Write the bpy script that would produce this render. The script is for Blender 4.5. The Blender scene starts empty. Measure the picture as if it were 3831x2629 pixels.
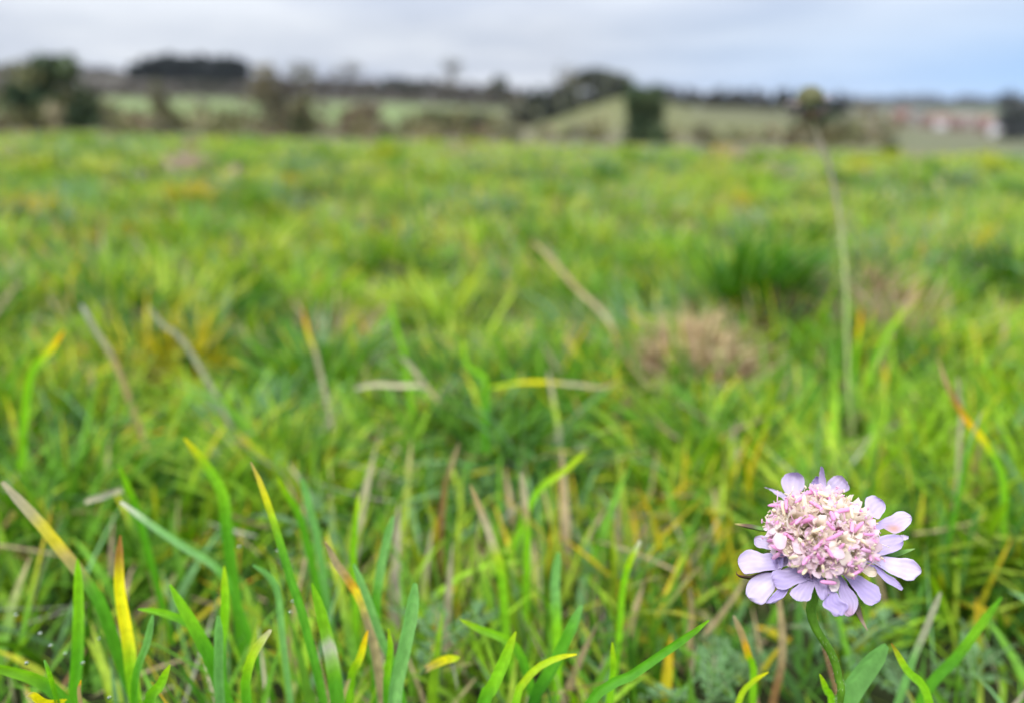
import bpy, math, random
import numpy as np
from mathutils import Vector, Matrix

random.seed(7)
rng = np.random.default_rng(11)
sc = bpy.context.scene
col = sc.collection

# ------------------------------------------------------------------ camera model
F = 3007.0                       # focal length in photo pixels (photo 3831 x 2629)
CX, CY = 1915.5, 1314.5
PITCH = math.radians(17.2)
HC = 0.165                       # camera height above the turf, metres
CAM = np.array([0.0, 0.0, HC])
FWD = np.array([0.0, math.cos(PITCH), -math.sin(PITCH)])
UP = np.array([0.0, math.sin(PITCH), math.cos(PITCH)])
RT = np.array([1.0, 0.0, 0.0])
K = 3831 / 2324.0


def ray(px, py):
    return FWD + RT * ((px - CX) / F) + UP * (-(py - CY) / F)


def at(px, py, d):
    return CAM + ray(px, py) * d


def project(P):
    Q = P - CAM
    d = Q @ FWD
    ds = np.where(np.abs(d) < 1e-6, 1e-6, d)
    return CX + F * (Q @ RT) / ds, CY - F * (Q @ UP) / ds, d


# ------------------------------------------------------------------ helpers
def srgb(r, g, b):
    def f(c):
        c /= 255.0
        return c / 12.92 if c <= 0.04045 else ((c + 0.055) / 1.055) ** 2.4
    return np.array([f(r), f(g), f(b)])


def make_mesh(name, V, Fs, colr=None, smooth=True):
    V = np.asarray(V, dtype=np.float32).reshape(-1, 3)
    me = bpy.data.meshes.new(name)
    if isinstance(Fs, np.ndarray):
        m, k = Fs.shape
        me.vertices.add(len(V)); me.vertices.foreach_set('co', V.ravel())
        me.loops.add(m * k); me.loops.foreach_set('vertex_index', Fs.astype(np.int32).ravel())
        me.polygons.add(m)
        me.polygons.foreach_set('loop_start', np.arange(0, m * k, k, dtype=np.int32))
        me.update(calc_edges=True)
    else:
        me.from_pydata([tuple(map(float, v)) for v in V], [], Fs)
        me.update()
    me.polygons.foreach_set('use_smooth', np.full(len(me.polygons), smooth))
    if colr is not None:
        a = me.color_attributes.new('col', 'FLOAT_COLOR', 'POINT')
        c = np.ones((len(V), 4), dtype=np.float32)
        c[:, :3] = colr
        a.data.foreach_set('color', c.ravel())
    return me


def link(name, me, mat, parent=None, loc=None):
    o = bpy.data.objects.new(name, me)
    col.objects.link(o)
    if mat is not None and me is not None and not me.materials:
        me.materials.append(mat)
    if parent is not None:
        o.parent = parent
    if loc is not None:
        o.location = loc
    return o


def tag(o, label=None, cat=None, group=None, kind=None):
    if label: o['label'] = label
    if cat: o['category'] = cat
    if group: o['group'] = group
    if kind: o['kind'] = kind
    return o


def empty(name, loc):
    o = bpy.data.objects.new(name, None)
    o.empty_display_size = 0.01
    o.location = [float(v) for v in loc]
    col.objects.link(o)
    return o


class MB:
    """collects vertices / faces / colours for one mesh"""
    def __init__(s):
        s.v, s.f, s.c, s.n = [], [], [], 0

    def add(s, V, Fs, c):
        V = np.asarray(V, float).reshape(-1, 3)
        c = np.asarray(c, float)
        if c.ndim == 1:
            c = np.tile(c, (len(V), 1))
        s.v.append(V); s.c.append(c)
        s.f += [tuple(int(i) + s.n for i in f) for f in Fs]
        s.n += len(V)

    def build(s, name, mat, parent=None, origin=(0, 0, 0), smooth=True):
        V = np.vstack(s.v) - np.asarray(origin, float)
        me = make_mesh(name, V, s.f, np.vstack(s.c), smooth)
        return link(name, me, mat, parent)


def grid_faces(r, c, close=False):
    out = []
    for i in range(r - 1):
        for j in range(c if close else c - 1):
            j2 = (j + 1) % c
            out.append((i * c + j, i * c + j2, (i + 1) * c + j2, (i + 1) * c + j))
    return out


def catmull(P, n):
    P = np.asarray(P, float)
    if len(P) == 2:
        t = np.linspace(0, 1, n)[:, None]
        return P[0] * (1 - t) + P[1] * t
    Q = np.vstack([2 * P[0] - P[1], P, 2 * P[-1] - P[-2]])
    seg = np.linalg.norm(np.diff(P, axis=0), axis=1)
    s = np.concatenate([[0], np.cumsum(seg)]); s /= s[-1]
    out = []
    for u in np.linspace(0, 1, n):
        i = min(int(np.searchsorted(s, u, side='right')) - 1, len(P) - 2)
        t = (u - s[i]) / max(s[i + 1] - s[i], 1e-9)
        p0, p1, p2, p3 = Q[i], Q[i + 1], Q[i + 2], Q[i + 3]
        out.append(0.5 * (2 * p1 + (p2 - p0) * t + (2 * p0 - 5 * p1 + 4 * p2 - p3) * t * t + (3 * p1 - p0 - 3 * p2 + p3) * t ** 3))
    return np.array(out)


def norm(v):
    v = np.asarray(v, float)
    return v / (np.linalg.norm(v, axis=-1, keepdims=True) + 1e-12)


def tube(mb, P, R, c, sides=8):
    P = np.asarray(P, float); n = len(P)
    R = np.broadcast_to(np.asarray(R, float), (n,))
    T = norm(np.gradient(P, axis=0))
    a = np.array([1.0, 0, 0]) if abs(T[0, 0]) < 0.8 else np.array([0, 1.0, 0])
    V = []
    N = None
    for i in range(n):
        N = a - T[i] * (a @ T[i]) if N is None else N - T[i] * (N @ T[i])
        N = norm(N); B = np.cross(T[i], N)
        for k in range(sides):
            th = 2 * math.pi * k / sides
            V.append(P[i] + R[i] * (math.cos(th) * N + math.sin(th) * B))
    Fs = grid_faces(n, sides, True)
    Fs.append(tuple(range(sides))[::-1]); Fs.append(tuple((n - 1) * sides + k for k in range(sides)))
    c = np.asarray(c, float)
    if c.ndim == 2:
        c = np.repeat(c, sides, axis=0)
    mb.add(V, Fs, c)


# ------------------------------------------------------------------ materials
def new_mat(name):
    m = bpy.data.materials.new(name); m.use_nodes = True
    nt = m.node_tree
    for n in list(nt.nodes): nt.nodes.remove(n)
    out = nt.nodes.new('ShaderNodeOutputMaterial')
    return m, nt, out


def leaf_mat(name, transl=0.35, rough=0.45, spec=0.35, vary=0.25, scale=400.0, tsat=1.25, bump=0.0, stretch=None):
    m, nt, out = new_mat(name)
    N, L = nt.nodes.new, nt.links.new
    at_ = N('ShaderNodeAttribute'); at_.attribute_name = 'col'
    tc = N('ShaderNodeTexCoord')
    no = N('ShaderNodeTexNoise'); no.inputs['Scale'].default_value = scale; no.inputs['Detail'].default_value = 4
    if stretch:
        mp = N('ShaderNodeMapping'); mp.inputs['Scale'].default_value = stretch
        L(tc.outputs['Object'], mp.inputs['Vector']); L(mp.outputs['Vector'], no.inputs['Vector'])
    else:
        L(tc.outputs['Object'], no.inputs['Vector'])
    mr = N('ShaderNodeMapRange'); mr.inputs['To Min'].default_value = 1 - vary; mr.inputs['To Max'].default_value = 1 + vary
    mr.inputs['From Min'].default_value = 0.3; mr.inputs['From Max'].default_value = 0.7
    L(no.outputs['Fac'], mr.inputs['Value'])
    hs = N('ShaderNodeHueSaturation'); L(at_.outputs['Color'], hs.inputs['Color']); L(mr.outputs['Result'], hs.inputs['Value'])
    bs = N('ShaderNodeBsdfPrincipled'); L(hs.outputs['Color'], bs.inputs['Base Color'])
    bs.inputs['Roughness'].default_value = rough; bs.inputs['Specular IOR Level'].default_value = spec
    if bump:
        bp = N('ShaderNodeBump'); bp.inputs['Strength'].default_value = bump; bp.inputs['Distance'].default_value = 0.0003
        L(no.outputs['Fac'], bp.inputs['Height']); L(bp.outputs['Normal'], bs.inputs['Normal'])
    if transl > 0:
        h2 = N('ShaderNodeHueSaturation'); h2.inputs['Saturation'].default_value = tsat
        L(hs.outputs['Color'], h2.inputs['Color'])
        tr = N('ShaderNodeBsdfTranslucent'); L(h2.outputs['Color'], tr.inputs['Color'])
        mx = N('ShaderNodeMixShader'); mx.inputs['Fac'].default_value = transl
        L(bs.outputs[0], mx.inputs[1]); L(tr.outputs[0], mx.inputs[2]); L(mx.outputs[0], out.inputs['Surface'])
    else:
        L(bs.outputs[0], out.inputs['Surface'])
    return m


M_grass = leaf_mat('grass_blade_material', 0.33, 0.5, 0.22, 0.3, 260, 1.3)
M_hero = leaf_mat('near_blade_material', 0.45, 0.42, 0.25, 0.14, 500, 1.25, 0.2)
M_petal = leaf_mat('petal_material', 0.3, 0.65, 0.15, 0.06, 700, 1.1, 0.25)
M_floret = leaf_mat('floret_material', 0.42, 0.6, 0.2, 0.05, 1500, 1.15)
M_stem = leaf_mat('stem_material', 0.0, 0.7, 0.12, 0.2, 900, 1.0, 0.3)
M_dry = leaf_mat('dry_plant_material', 0.2, 0.7, 0.15, 0.25, 500, 1.0)
M_feather = leaf_mat('feathery_leaf_material', 0.25, 0.5, 0.35, 0.2, 300, 1.1)
M_tree = leaf_mat('foliage_material', 0.15, 0.7, 0.15, 0.35, 0.6, 1.0)
M_bark = leaf_mat('bark_material', 0.0, 0.9, 0.1, 0.3, 3.0, 1.0)
M_house = leaf_mat('house_material', 0.0, 0.85, 0.2, 0.12, 0.4, 1.0)


def ground_mat():
    m, nt, out = new_mat('ground_material')
    N, L = nt.nodes.new, nt.links.new
    at_ = N('ShaderNodeAttribute'); at_.attribute_name = 'col'
    tc = N('ShaderNodeTexCoord')
    n1 = N('ShaderNodeTexNoise'); n1.inputs['Scale'].default_value = 60; n1.inputs['Detail'].default_value = 6
    n2 = N('ShaderNodeTexNoise'); n2.inputs['Scale'].default_value = 0.06; n2.inputs['Detail'].default_value = 6
    for n in (n1, n2): L(tc.outputs['Object'], n.inputs['Vector'])
    ad = N('ShaderNodeMath'); ad.operation = 'ADD'; L(n1.outputs['Fac'], ad.inputs[0]); L(n2.outputs['Fac'], ad.inputs[1])
    mr = N('ShaderNodeMapRange'); mr.inputs['From Min'].default_value = 0.7; mr.inputs['From Max'].default_value = 1.3
    mr.inputs['To Min'].default_value = 0.7; mr.inputs['To Max'].default_value = 1.3
    L(ad.outputs[0], mr.inputs['Value'])
    hs = N('ShaderNodeHueSaturation'); L(at_.outputs['Color'], hs.inputs['Color']); L(mr.outputs['Result'], hs.inputs['Value'])
    bs = N('ShaderNodeBsdfPrincipled'); bs.inputs['Roughness'].default_value = 0.95; bs.inputs['Specular IOR Level'].default_value = 0.1
    L(hs.outputs['Color'], bs.inputs['Base Color']); L(bs.outputs[0], out.inputs['Surface'])
    return m


# ------------------------------------------------------------------ terrain
XK = np.array([-600, 0, 400, 800, 1160, 1420, 1600, 1950, 2150, 2324, 2900.0])   # azimuth keys, as columns of the view
RK = np.array([15, 30, 60, 100, 160, 230, 300, 400, 480, 700, 1000, 1600, 3000, 6500.0])
YK = np.array([
    [320, 320, 320, 335, 340, 350, 355, 360, 366, 372, 376],
    [315, 315, 318, 332, 338, 345, 350, 355, 363, 369, 373],
    [303, 303, 306, 318, 322, 326, 330, 338, 351, 357, 361],
    [285, 285, 288, 300, 312, 310, 318, 325, 341, 351, 356],
    [262, 262, 265, 280, 292, 262, 285, 300, 329, 343, 348],
    [240, 240, 245, 258, 278, 218, 243, 262, 318, 332, 340],
    [224, 224, 228, 238, 250, 224, 248, 266, 310, 322, 330],
    [196, 196, 200, 216, 226, 226, 252, 270, 303, 314, 320],
    [168, 168, 172, 196, 214, 226, 253, 271, 298, 306, 312],
    [172, 172, 176, 200, 218, 228, 250, 268, 284, 289, 294],
    [184, 184, 188, 206, 222, 228, 245, 256, 263, 264, 268],
    [200, 200, 204, 214, 224, 228, 236, 240, 241, 239, 240],
    [216, 216, 218, 222, 226, 228, 229, 228, 227, 224, 224],
    [226, 226, 226, 226, 227, 228, 228, 226, 225, 223, 223]], float)
AZK = np.array([math.atan2(ray(x * K, 260 * K)[0], ray(x * K, 260 * K)[1]) for x in XK])
TK = np.zeros_like(YK)
for j, x in enumerate(XK):
    for i in range(len(RK)):
        d = ray(x * K, YK[i, j] * K)
        TK[i, j] = d[2] / math.hypot(d[0], d[1])
BROW_Y = np.interp(XK, [0, 400, 800, 1160, 1420, 1600, 1950, 2150, 2324], [303, 305, 318, 324, 333, 339, 347, 352, 356])
BT = []
for x, y in zip(XK, BROW_Y):
    d = ray(x * K, y * K); BT.append(-d[2] / math.hypot(d[0], d[1]))
BT = np.array(BT)
HG = HC - 0.04
HAZE = 8e-5


def terrain(x, y):
    x = np.asarray(x, float); y = np.asarray(y, float)
    r = np.hypot(x, y) + 1e-9
    az = np.arctan2(x, y)
    azc = np.clip(az, AZK[0], AZK[-1])
    back = np.clip((np.abs(az) - 1.0) / 0.8, 0, 1)
    bt = np.interp(azc, AZK, BT)
    a = bt ** 2 / (4 * HG)
    bump = (0.008 * np.sin(x * 7.1 + 1.3) * np.sin(y * 6.3 + .4) + 0.006 * np.sin(x * 13.7 + y * 4.0) * np.sin(y * 15.1 + 2) + 0.004 * np.sin(x * 31 + 2 * y) * np.sin(y * 27 - 4 * x)) * np.clip((r - 0.25) / 0.4, 0, 1)
    zn = -a * r * r * (1 - back * 0.7) + bump
    ia = np.interp(azc, AZK, np.arange(len(AZK)))
    lr = np.interp(np.log(np.clip(r, RK[0], RK[-1])), np.log(RK), np.arange(len(RK)))
    i0 = np.clip(np.floor(lr).astype(int), 0, len(RK) - 2); fi = lr - i0
    j0 = np.clip(np.floor(ia).astype(int), 0, len(AZK) - 2); fj = ia - j0
    fj = fj * fj * (3 - 2 * fj)
    tn = (TK[i0, j0] * (1 - fi) + TK[i0 + 1, j0] * fi) * (1 - fj) + (TK[i0, j0 + 1] * (1 - fi) + TK[i0 + 1, j0 + 1] * fi) * fj
    zf = HC + r * tn
    w = np.clip((np.log(r) - math.log(7.0)) / (math.log(15) - math.log(7.0)), 0, 1); w = w * w * (3 - 2 * w)
    return zn * (1 - w) + zf * w


def ground_at(px, r):
    """world point on the terrain at horizontal range r under view column px (2324-wide)"""
    d = ray(px * K, 260 * K); h = math.hypot(d[0], d[1])
    x, y = d[0] / h * r, d[1] / h * r
    return np.array([x, y, float(terrain(x, y))])


def build_ground():
    az = np.concatenate([np.linspace(-math.pi, -1.05, 24)[:-1], np.linspace(-1.05, 1.05, 181), np.linspace(1.05, math.pi, 24)[1:]])
    rr = np.concatenate([np.linspace(0.02, 2, 50), np.geomspace(2.08, 3600, 108)])
    A, R = np.meshgrid(az, rr)
    X, Y = np.sin(A) * R, np.cos(A) * R
    Z = terrain(X, Y)
    V = np.stack([X, Y, Z], -1).reshape(-1, 3)
    n, m = len(rr), len(az)
    i, j = np.meshgrid(np.arange(n - 1), np.arange(m - 1), indexing='ij')
    Fq = np.stack([i * m + j, i * m + j + 1, (i + 1) * m + j + 1, (i + 1) * m + j], -1).reshape(-1, 4)
    r = R.ravel(); xs, ys, _ = project(V); xs = xs / K
    back = V[:, 1] < 0
    xs = np.where(back, 1000, xs)
    soil = np.array([0.03, 0.036, 0.012])
    grass = np.array([0.10, 0.17, 0.03])
    tan = srgb(146, 138, 106) * 0.45
    green = srgb(142, 164, 98) * 0.5
    olive = srgb(130, 130, 96) * 0.42
    brown = srgb(112, 105, 92) * 0.45
    c = np.tile(soil, (len(V), 1))
    def put(mask, colr, k=1.0):
        kk = (np.clip(mask, 0, 1) * k)[:, None]
        c[:] = c * (1 - kk) + colr * kk
    ss = lambda e0, e1, v: np.clip((v - e0) / (e1 - e0), 0, 1)
    put(ss(1.0, 6, r), grass)
    put(ss(14, 40, r), tan)
    wob = 0.5 + 0.5 * np.sin(V[:, 0] * 0.021 + 1) * np.sin(V[:, 1] * 0.017 + 2)
    put(ss(40, 130, r) * wob, olive)
    left = ss(1180, 1060, xs)
    put(left * ss(105, 150, r) * ss(330, 290, r), green, 0.9)
    put(left * ss(300, 360, r), brown)
    mid = ss(1180, 1240, xs) * ss(1960, 1900, xs)
    put(mid * ss(90, 130, r), srgb(142, 144, 92) * 0.45)
    put(mid * ss(150, 215, r) * ss(1500, 1600, xs), olive)
    right = ss(1960, 2040, xs)
    put(right * ss(40, 70, r) * ss(400, 300, r), srgb(136, 138, 100) * 0.45)
    put(right * ss(640, 760, r) * ss(1500, 1200, r), srgb(140, 156, 114) * 0.45)
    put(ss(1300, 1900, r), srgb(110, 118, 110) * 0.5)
    me = make_mesh('ground', V, Fq, c)
    tag(link('ground', me, ground_mat()), kind='structure')


build_ground()


# ------------------------------------------------------------------ grass palette
G_BRIGHT = np.array([0.225, 0.40, 0.016]); G_MID = np.array([0.115, 0.275, 0.016]); G_DARK = np.array([0.055, 0.16, 0.012])
G_BLUE = np.array([0.17, 0.33, 0.11]); G_YEL = np.array([0.62, 0.54, 0.02]); G_ORANGE = np.array([0.62, 0.34, 0.02])
G_TAN = np.array([0.50, 0.38, 0.20]); G_PALE = np.array([0.56, 0.50, 0.32]); G_BROWN = np.array([0.36, 0.20, 0.08])
G_LIME = np.array([0.33, 0.45, 0.03]); G_GREY = np.array([0.40, 0.40, 0.27]); G_WHITE = np.array([0.72, 0.68, 0.55])


def vnoise(x, y, s, seed):
    r = np.random.default_rng(seed)
    out = np.zeros_like(x)
    for _ in range(7):
        a = r.uniform(0, 2 * math.pi); f = s * r.uniform(0.6, 1.7); p = r.uniform(0, 6.28)
        out += np.sin((x * math.cos(a) + y * math.sin(a)) * f + p)
    return out / 7 * 1.9


def blades(X, Y, L, W, phi, tilt, curl, C0, C1, C2, rows, fold=True, twist=None, Z0=None):
    """vectorised ribbon blades; colours at base, middle and tip"""
    n = len(X)
    t = np.linspace(0, 1, rows)
    dt = 1.0 / (rows - 1)
    P = np.zeros((n, rows, 3))
    P[:, 0, 0] = X; P[:, 0, 1] = Y; P[:, 0, 2] = (terrain(X, Y) if Z0 is None else Z0) - 0.004
    T = np.zeros((n, rows, 3))
    for k in range(rows):
        th = tilt + curl * t[k] ** 1.3
        T[:, k, 0] = np.sin(th) * np.sin(phi); T[:, k, 1] = np.sin(th) * np.cos(phi); T[:, k, 2] = np.cos(th)
        if k:
            P[:, k] = P[:, k - 1] + (T[:, k] + T[:, k - 1]) * 0.5 * (L * dt)[:, None]
    if twist is None:
        twist = rng.normal(0, 0.7, n)
    side0 = np.stack([np.cos(phi + twist), -np.sin(phi + twist), np.zeros(n)], -1)
    prof = np.array([0.55, 0.85, 1.0, 1.0, 0.92, 0.75, 0.5, 0.06]) if rows > 5 else np.array([0.7, 1.0, 0.9, 0.55, 0.06])
    prof = np.interp(t, np.linspace(0, 1, len(prof)), prof)
    cols_ = 3 if fold else 2
    V = np.zeros((n, rows, cols_, 3)); 
    for k in range(rows):
        s = side0 - T[:, k] * np.sum(side0 * T[:, k], -1, keepdims=True); s = norm(s)
        nn = np.cross(T[:, k], s)
        w = (W * prof[k] * 0.5)[:, None]
        if fold:
            V[:, k, 0] = P[:, k] - s * w; V[:, k, 1] = P[:, k] + nn * w * 0.45; V[:, k, 2] = P[:, k] + s * w
        else:
            V[:, k, 0] = P[:, k] - s * w; V[:, k, 1] = P[:, k] + s * w
    tt = t[None, :, None]
    Cc = np.where(tt < 0.55, C0[:, None] * (1 - tt / 0.55) + C1[:, None] * (tt / 0.55),
                  C1[:, None] * (1 - (tt - 0.55) / 0.45) + C2[:, None] * ((tt - 0.55) / 0.45))
    Cv = np.repeat(Cc[:, :, None, :], cols_, axis=2)
    base = (np.arange(n) * rows * cols_)[:, None, None]
    ii, jj = np.meshgrid(np.arange(rows - 1), np.arange(cols_ - 1), indexing='ij')
    q = np.stack([ii * cols_ + jj, ii * cols_ + jj + 1, (ii + 1) * cols_ + jj + 1, (ii + 1) * cols_ + jj], -1).reshape(1, -1, 4)
    Fq = (base + q).reshape(-1, 4)
    return V, Fq, Cv, P


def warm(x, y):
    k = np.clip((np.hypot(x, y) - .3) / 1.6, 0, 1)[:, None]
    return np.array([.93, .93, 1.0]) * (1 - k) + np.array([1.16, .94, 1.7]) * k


def pick_colours(n, x, y, dryp=0.1):
    g = vnoise(x, y, 36.0, 3) * 0.45 + vnoise(x, y, 13.0, 13) * 0.45 + vnoise(x, y, 3.0, 4) * 0.3 + rng.normal(0, 0.4, n) + 0.5 * np.clip(np.hypot(x, y) - .6, 0, 1) * vnoise(x, y, 9.0, 33) + 0.08 + 0.05 * np.clip(np.hypot(x, y), 0, 5)
    u = rng.random(n)
    base = np.where((g > 0.35)[:, None], G_BRIGHT, np.where((g > -0.45)[:, None], G_MID, G_DARK))
    base = base * rng.uniform(0.75, 1.5, (n, 1))
    blue = rng.random(n) < 0.16 + 0.1 * (vnoise(x, y, 6.0, 8) > 0.3)
    base = np.where(blue[:, None], G_BLUE * rng.uniform(0.7, 1.2, (n, 1)), base)
    lime = rng.random(n) < 0.12 + 0.25 * (vnoise(x, y, 17.0, 22) > .3)
    base = np.where(lime[:, None], G_LIME * rng.uniform(0.8, 1.1, (n, 1)), base)
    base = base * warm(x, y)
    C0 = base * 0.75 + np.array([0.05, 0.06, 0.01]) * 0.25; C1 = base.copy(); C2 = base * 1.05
    dry = rng.random(n) < dryp
    dc = np.where((rng.random(n) < 0.5)[:, None], G_TAN, G_PALE) * rng.uniform(0.5, 1.0, (n, 1))
    C0 = np.where(dry[:, None], dc * 0.8, C0); C1 = np.where(dry[:, None], dc, C1); C2 = np.where(dry[:, None], dc, C2)
    yt = (rng.random(n) < 0.14) & ~dry
    tip = np.where((u < 0.4)[:, None], G_YEL, np.where((u < 0.65)[:, None], G_ORANGE, G_TAN))
    C2 = np.where(yt[:, None], tip, C2)
    yy = (rng.random(n) < np.where(vnoise(x, y, 30.0, 21) > .6, .16, .025)) & ~dry
    C1 = np.where(yy[:, None], G_YEL * 0.9, C1); C2 = np.where(yy[:, None], G_ORANGE, C2)
    return C0, C1, C2


def scatter(n, r0, r1, amax):
    r = np.sqrt(rng.uniform(r0 ** 2, r1 ** 2, n)); a = rng.uniform(-amax, amax, n)
    return r * np.sin(a), r * np.cos(a)


GV, GF, GC, GN = {'a': []}, [], [], 0


def emit(V, Fq, Cv, keep, store):
    n, rows, cc, _ = V.shape
    V, Cv = V[keep], Cv[keep]
    n = len(V)
    q = Fq.reshape(-1, (rows - 1) * (cc - 1), 4)[0]
    Fq = (np.arange(n)[:, None, None] * rows * cc + q[None]).reshape(-1, 4) + store['n']
    store['v'].append(V.reshape(-1, 3)); store['f'].append(Fq); store['c'].append(Cv.reshape(-1, 3)); store['n'] += n * rows * cc


def clear_of_view(P):
    """True for blades that do not stand between the lens and the flower"""
    n, rows, _ = P.shape
    px, py, d = project(P.reshape(-1, 3))
    px, py, d = px.reshape(n, rows), py.reshape(n, rows), d.reshape(n, rows)
    inf = (px > -500) & (px < 4300) & (py > -300) & (py < 3300)
    dist = np.linalg.norm(P - CAM, axis=-1)
    bad = (dist < 0.06) | (inf & (d < 0.148) & (d > -0.05))
    bad |= (px > 2640) & (px < 3560) & (py > 1650) & (py < 2680) & (d < 0.175) & (d > 0)
    bad |= (px > -100) & (px < 3900) & (py < 2050) & (d < 0.19) & (d > 0)
    bad |= (px > -100) & (px < 3900) & (py < 1500) & (d < 0.26) & (d > 0)
    bad |= (np.abs(px - 3185) < 45) & (py > 1000) & (py < 1640) & (d < .40) & (d > 0)
    lucky = rng.random(n)[:, None]
    bad |= (px > 2400) & (px < 2800) & (py > 1195) & (py < 1400) & (d < .50) & (d > 0) & (lucky < .85)
    low = ((px > 2640) & (px < 3080)) | ((px > 3240) & (px < 3860))
    bad |= low & (py > 2360) & (py < 2700) & (d < .235) & (d > 0) & (lucky < .5)
    return ~bad.any(axis=1)


def build_grass():
    st = {'v': [], 'f': [], 'c': [], 'n': 0}
    def layer(n, r0, r1, amax, Lr, Wr, rows, fold, dryp, lean, thin=None):
        X, Y = scatter(n, r0, r1, amax)
        dn = vnoise(X, Y, 16.0, 5)
        k = rng.random(n) < np.clip(0.7 + 0.45 * dn + 0.3 * vnoise(X, Y, 45.0, 15), 0.12, 1)
        X, Y = X[k], Y[k]; n = len(X)
        far = np.clip((np.hypot(X, Y) - .5) / 1.5, 0, 1)
        hn = 1 + far * .35 * vnoise(X, Y, 8.0, 26) + 0.42 * vnoise(X, Y, 42.0, 6) + 0.3 * vnoise(X, Y, 14.0, 16) + 0.15 * vnoise(X, Y, 3.1, 7)
        L = rng.uniform(*Lr, n) * np.clip(hn, 0.4, 1.9)
        W = rng.uniform(*Wr, n) * rng.choice([0.55, 1.0, 1.25], n, p=[0.4, 0.42, 0.18])
        flow = vnoise(X, Y, 7.0, 9) * 3.0
        phi = np.where(rng.random(n) < 0.55, flow + rng.normal(0, 0.7, n) + 0.6, rng.uniform(-math.pi, math.pi, n))
        tilt = np.abs(rng.normal(lean, 0.28, n)); curl = np.abs(rng.normal(0.55, 0.5, n))
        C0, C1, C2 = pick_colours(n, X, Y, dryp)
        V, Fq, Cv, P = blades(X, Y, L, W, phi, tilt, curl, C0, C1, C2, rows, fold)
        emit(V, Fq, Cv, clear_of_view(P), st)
    layer(26000, 0.05, 0.75, 1.05, (0.016, 0.05), (0.0012, 0.0032), 7, True, 0.07, 0.45)
    layer(24000, 0.05, 0.75, 1.05, (0.012, 0.034), (0.0008, 0.0018), 6, False, 0.09, 0.8)
    layer(3000, 0.02, 0.5, math.pi, (0.02, 0.045), (0.0015, 0.003), 6, True, 0.10, 0.4)
    layer(46000, 0.7, 1.8, 0.95, (0.016, 0.048), (0.0018, 0.004), 5, False, 0.09, 0.55)
    layer(36000, 1.8, 4.0, 0.85, (0.018, 0.05), (0.0035, 0.008), 5, False, 0.09, 0.6)
    layer(30000, 4.0, 11, 0.8, (0.02, 0.055), (0.009, 0.02), 4, False, 0.08, 0.6)
    # clumps and lodged tufts
    X, Y, L, W, ph, ti, cu, CA = [], [], [], [], [], [], [], []
    NC = 900
    for k in range(NC):
        r = math.exp(rng.uniform(math.log(.28), math.log(10))); a = rng.uniform(-.85, .85)
        cx, cy = r * math.sin(a), r * math.cos(a)
        sc_ = min(1.0 + .35 * r, 2.6)
        rad = rng.uniform(.010, .028) * sc_; n = int(rng.uniform(36, 95))
        aa = rng.uniform(0, 6.28, n); q = np.sqrt(rng.random(n))
        X.append(cx + rad * q * np.cos(aa)); Y.append(cy + rad * q * np.sin(aa))
        lean = rng.uniform(0, 6.28); ls = rng.uniform(.1, 1.1)
        ox, oy = np.cos(aa) * q * .8 + math.cos(lean) * ls + rng.normal(0, .2, n), np.sin(aa) * q * .8 + math.sin(lean) * ls + rng.normal(0, .2, n)
        ph.append(np.arctan2(ox, oy)); ti.append(np.clip(np.hypot(ox, oy), 0, 1.3) * .8); cu.append(np.abs(rng.normal(.8, .4, n)))
        L.append(rng.uniform(.6, 1.15, n) * rng.uniform(.03, .062) * (1 + .10 * min(r, 4))); W.append(rng.uniform(.0011, .0026, n) * (1 + .8 * min(r, 6)))
        base = [G_DARK, G_MID, G_MID, G_BRIGHT, G_BRIGHT, G_LIME, G_BLUE * .8][rng.integers(0, 7)]
        if rng.random() < .04 and r > .5: base = G_YEL * .7
        if rng.random() < .05 and r > .55: base = G_TAN * .8
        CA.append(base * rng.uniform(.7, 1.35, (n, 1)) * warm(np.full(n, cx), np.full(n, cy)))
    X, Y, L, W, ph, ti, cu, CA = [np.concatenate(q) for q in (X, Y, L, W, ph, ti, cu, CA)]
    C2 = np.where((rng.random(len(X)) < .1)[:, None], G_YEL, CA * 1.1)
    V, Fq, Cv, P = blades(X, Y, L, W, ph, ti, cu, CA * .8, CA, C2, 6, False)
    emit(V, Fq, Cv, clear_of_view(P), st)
    # fine thatch lying in the turf
    n = 3800
    X, Y = scatter(n, 0.06, 1.3, 1.0)
    c = np.where((rng.random(n) < 0.5)[:, None], G_TAN, np.where((rng.random(n) < 0.5)[:, None], G_BROWN, G_GREY)) * rng.uniform(0.4, 1.0, (n, 1))
    V, Fq, Cv, P = blades(X, Y, rng.uniform(0.012, 0.042, n), rng.uniform(0.0006, 0.0017, n), rng.uniform(-3.1, 3.1, n),
                          rng.uniform(1.0, 1.45, n), rng.uniform(-0.5, 0.4, n), c, c, c, 5, False, Z0=terrain(X, Y) + rng.uniform(0.004, 0.03, n))
    emit(V, Fq, Cv, clear_of_view(P), st)
    me = make_mesh('grass', np.vstack(st['v']), np.vstack(st['f']), np.vstack(st['c']))
    o = link('grass', me, M_grass)
    tag(o, 'lush green meadow turf mixed with yellow and straw blades', 'grass', kind='stuff')


build_grass()

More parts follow.
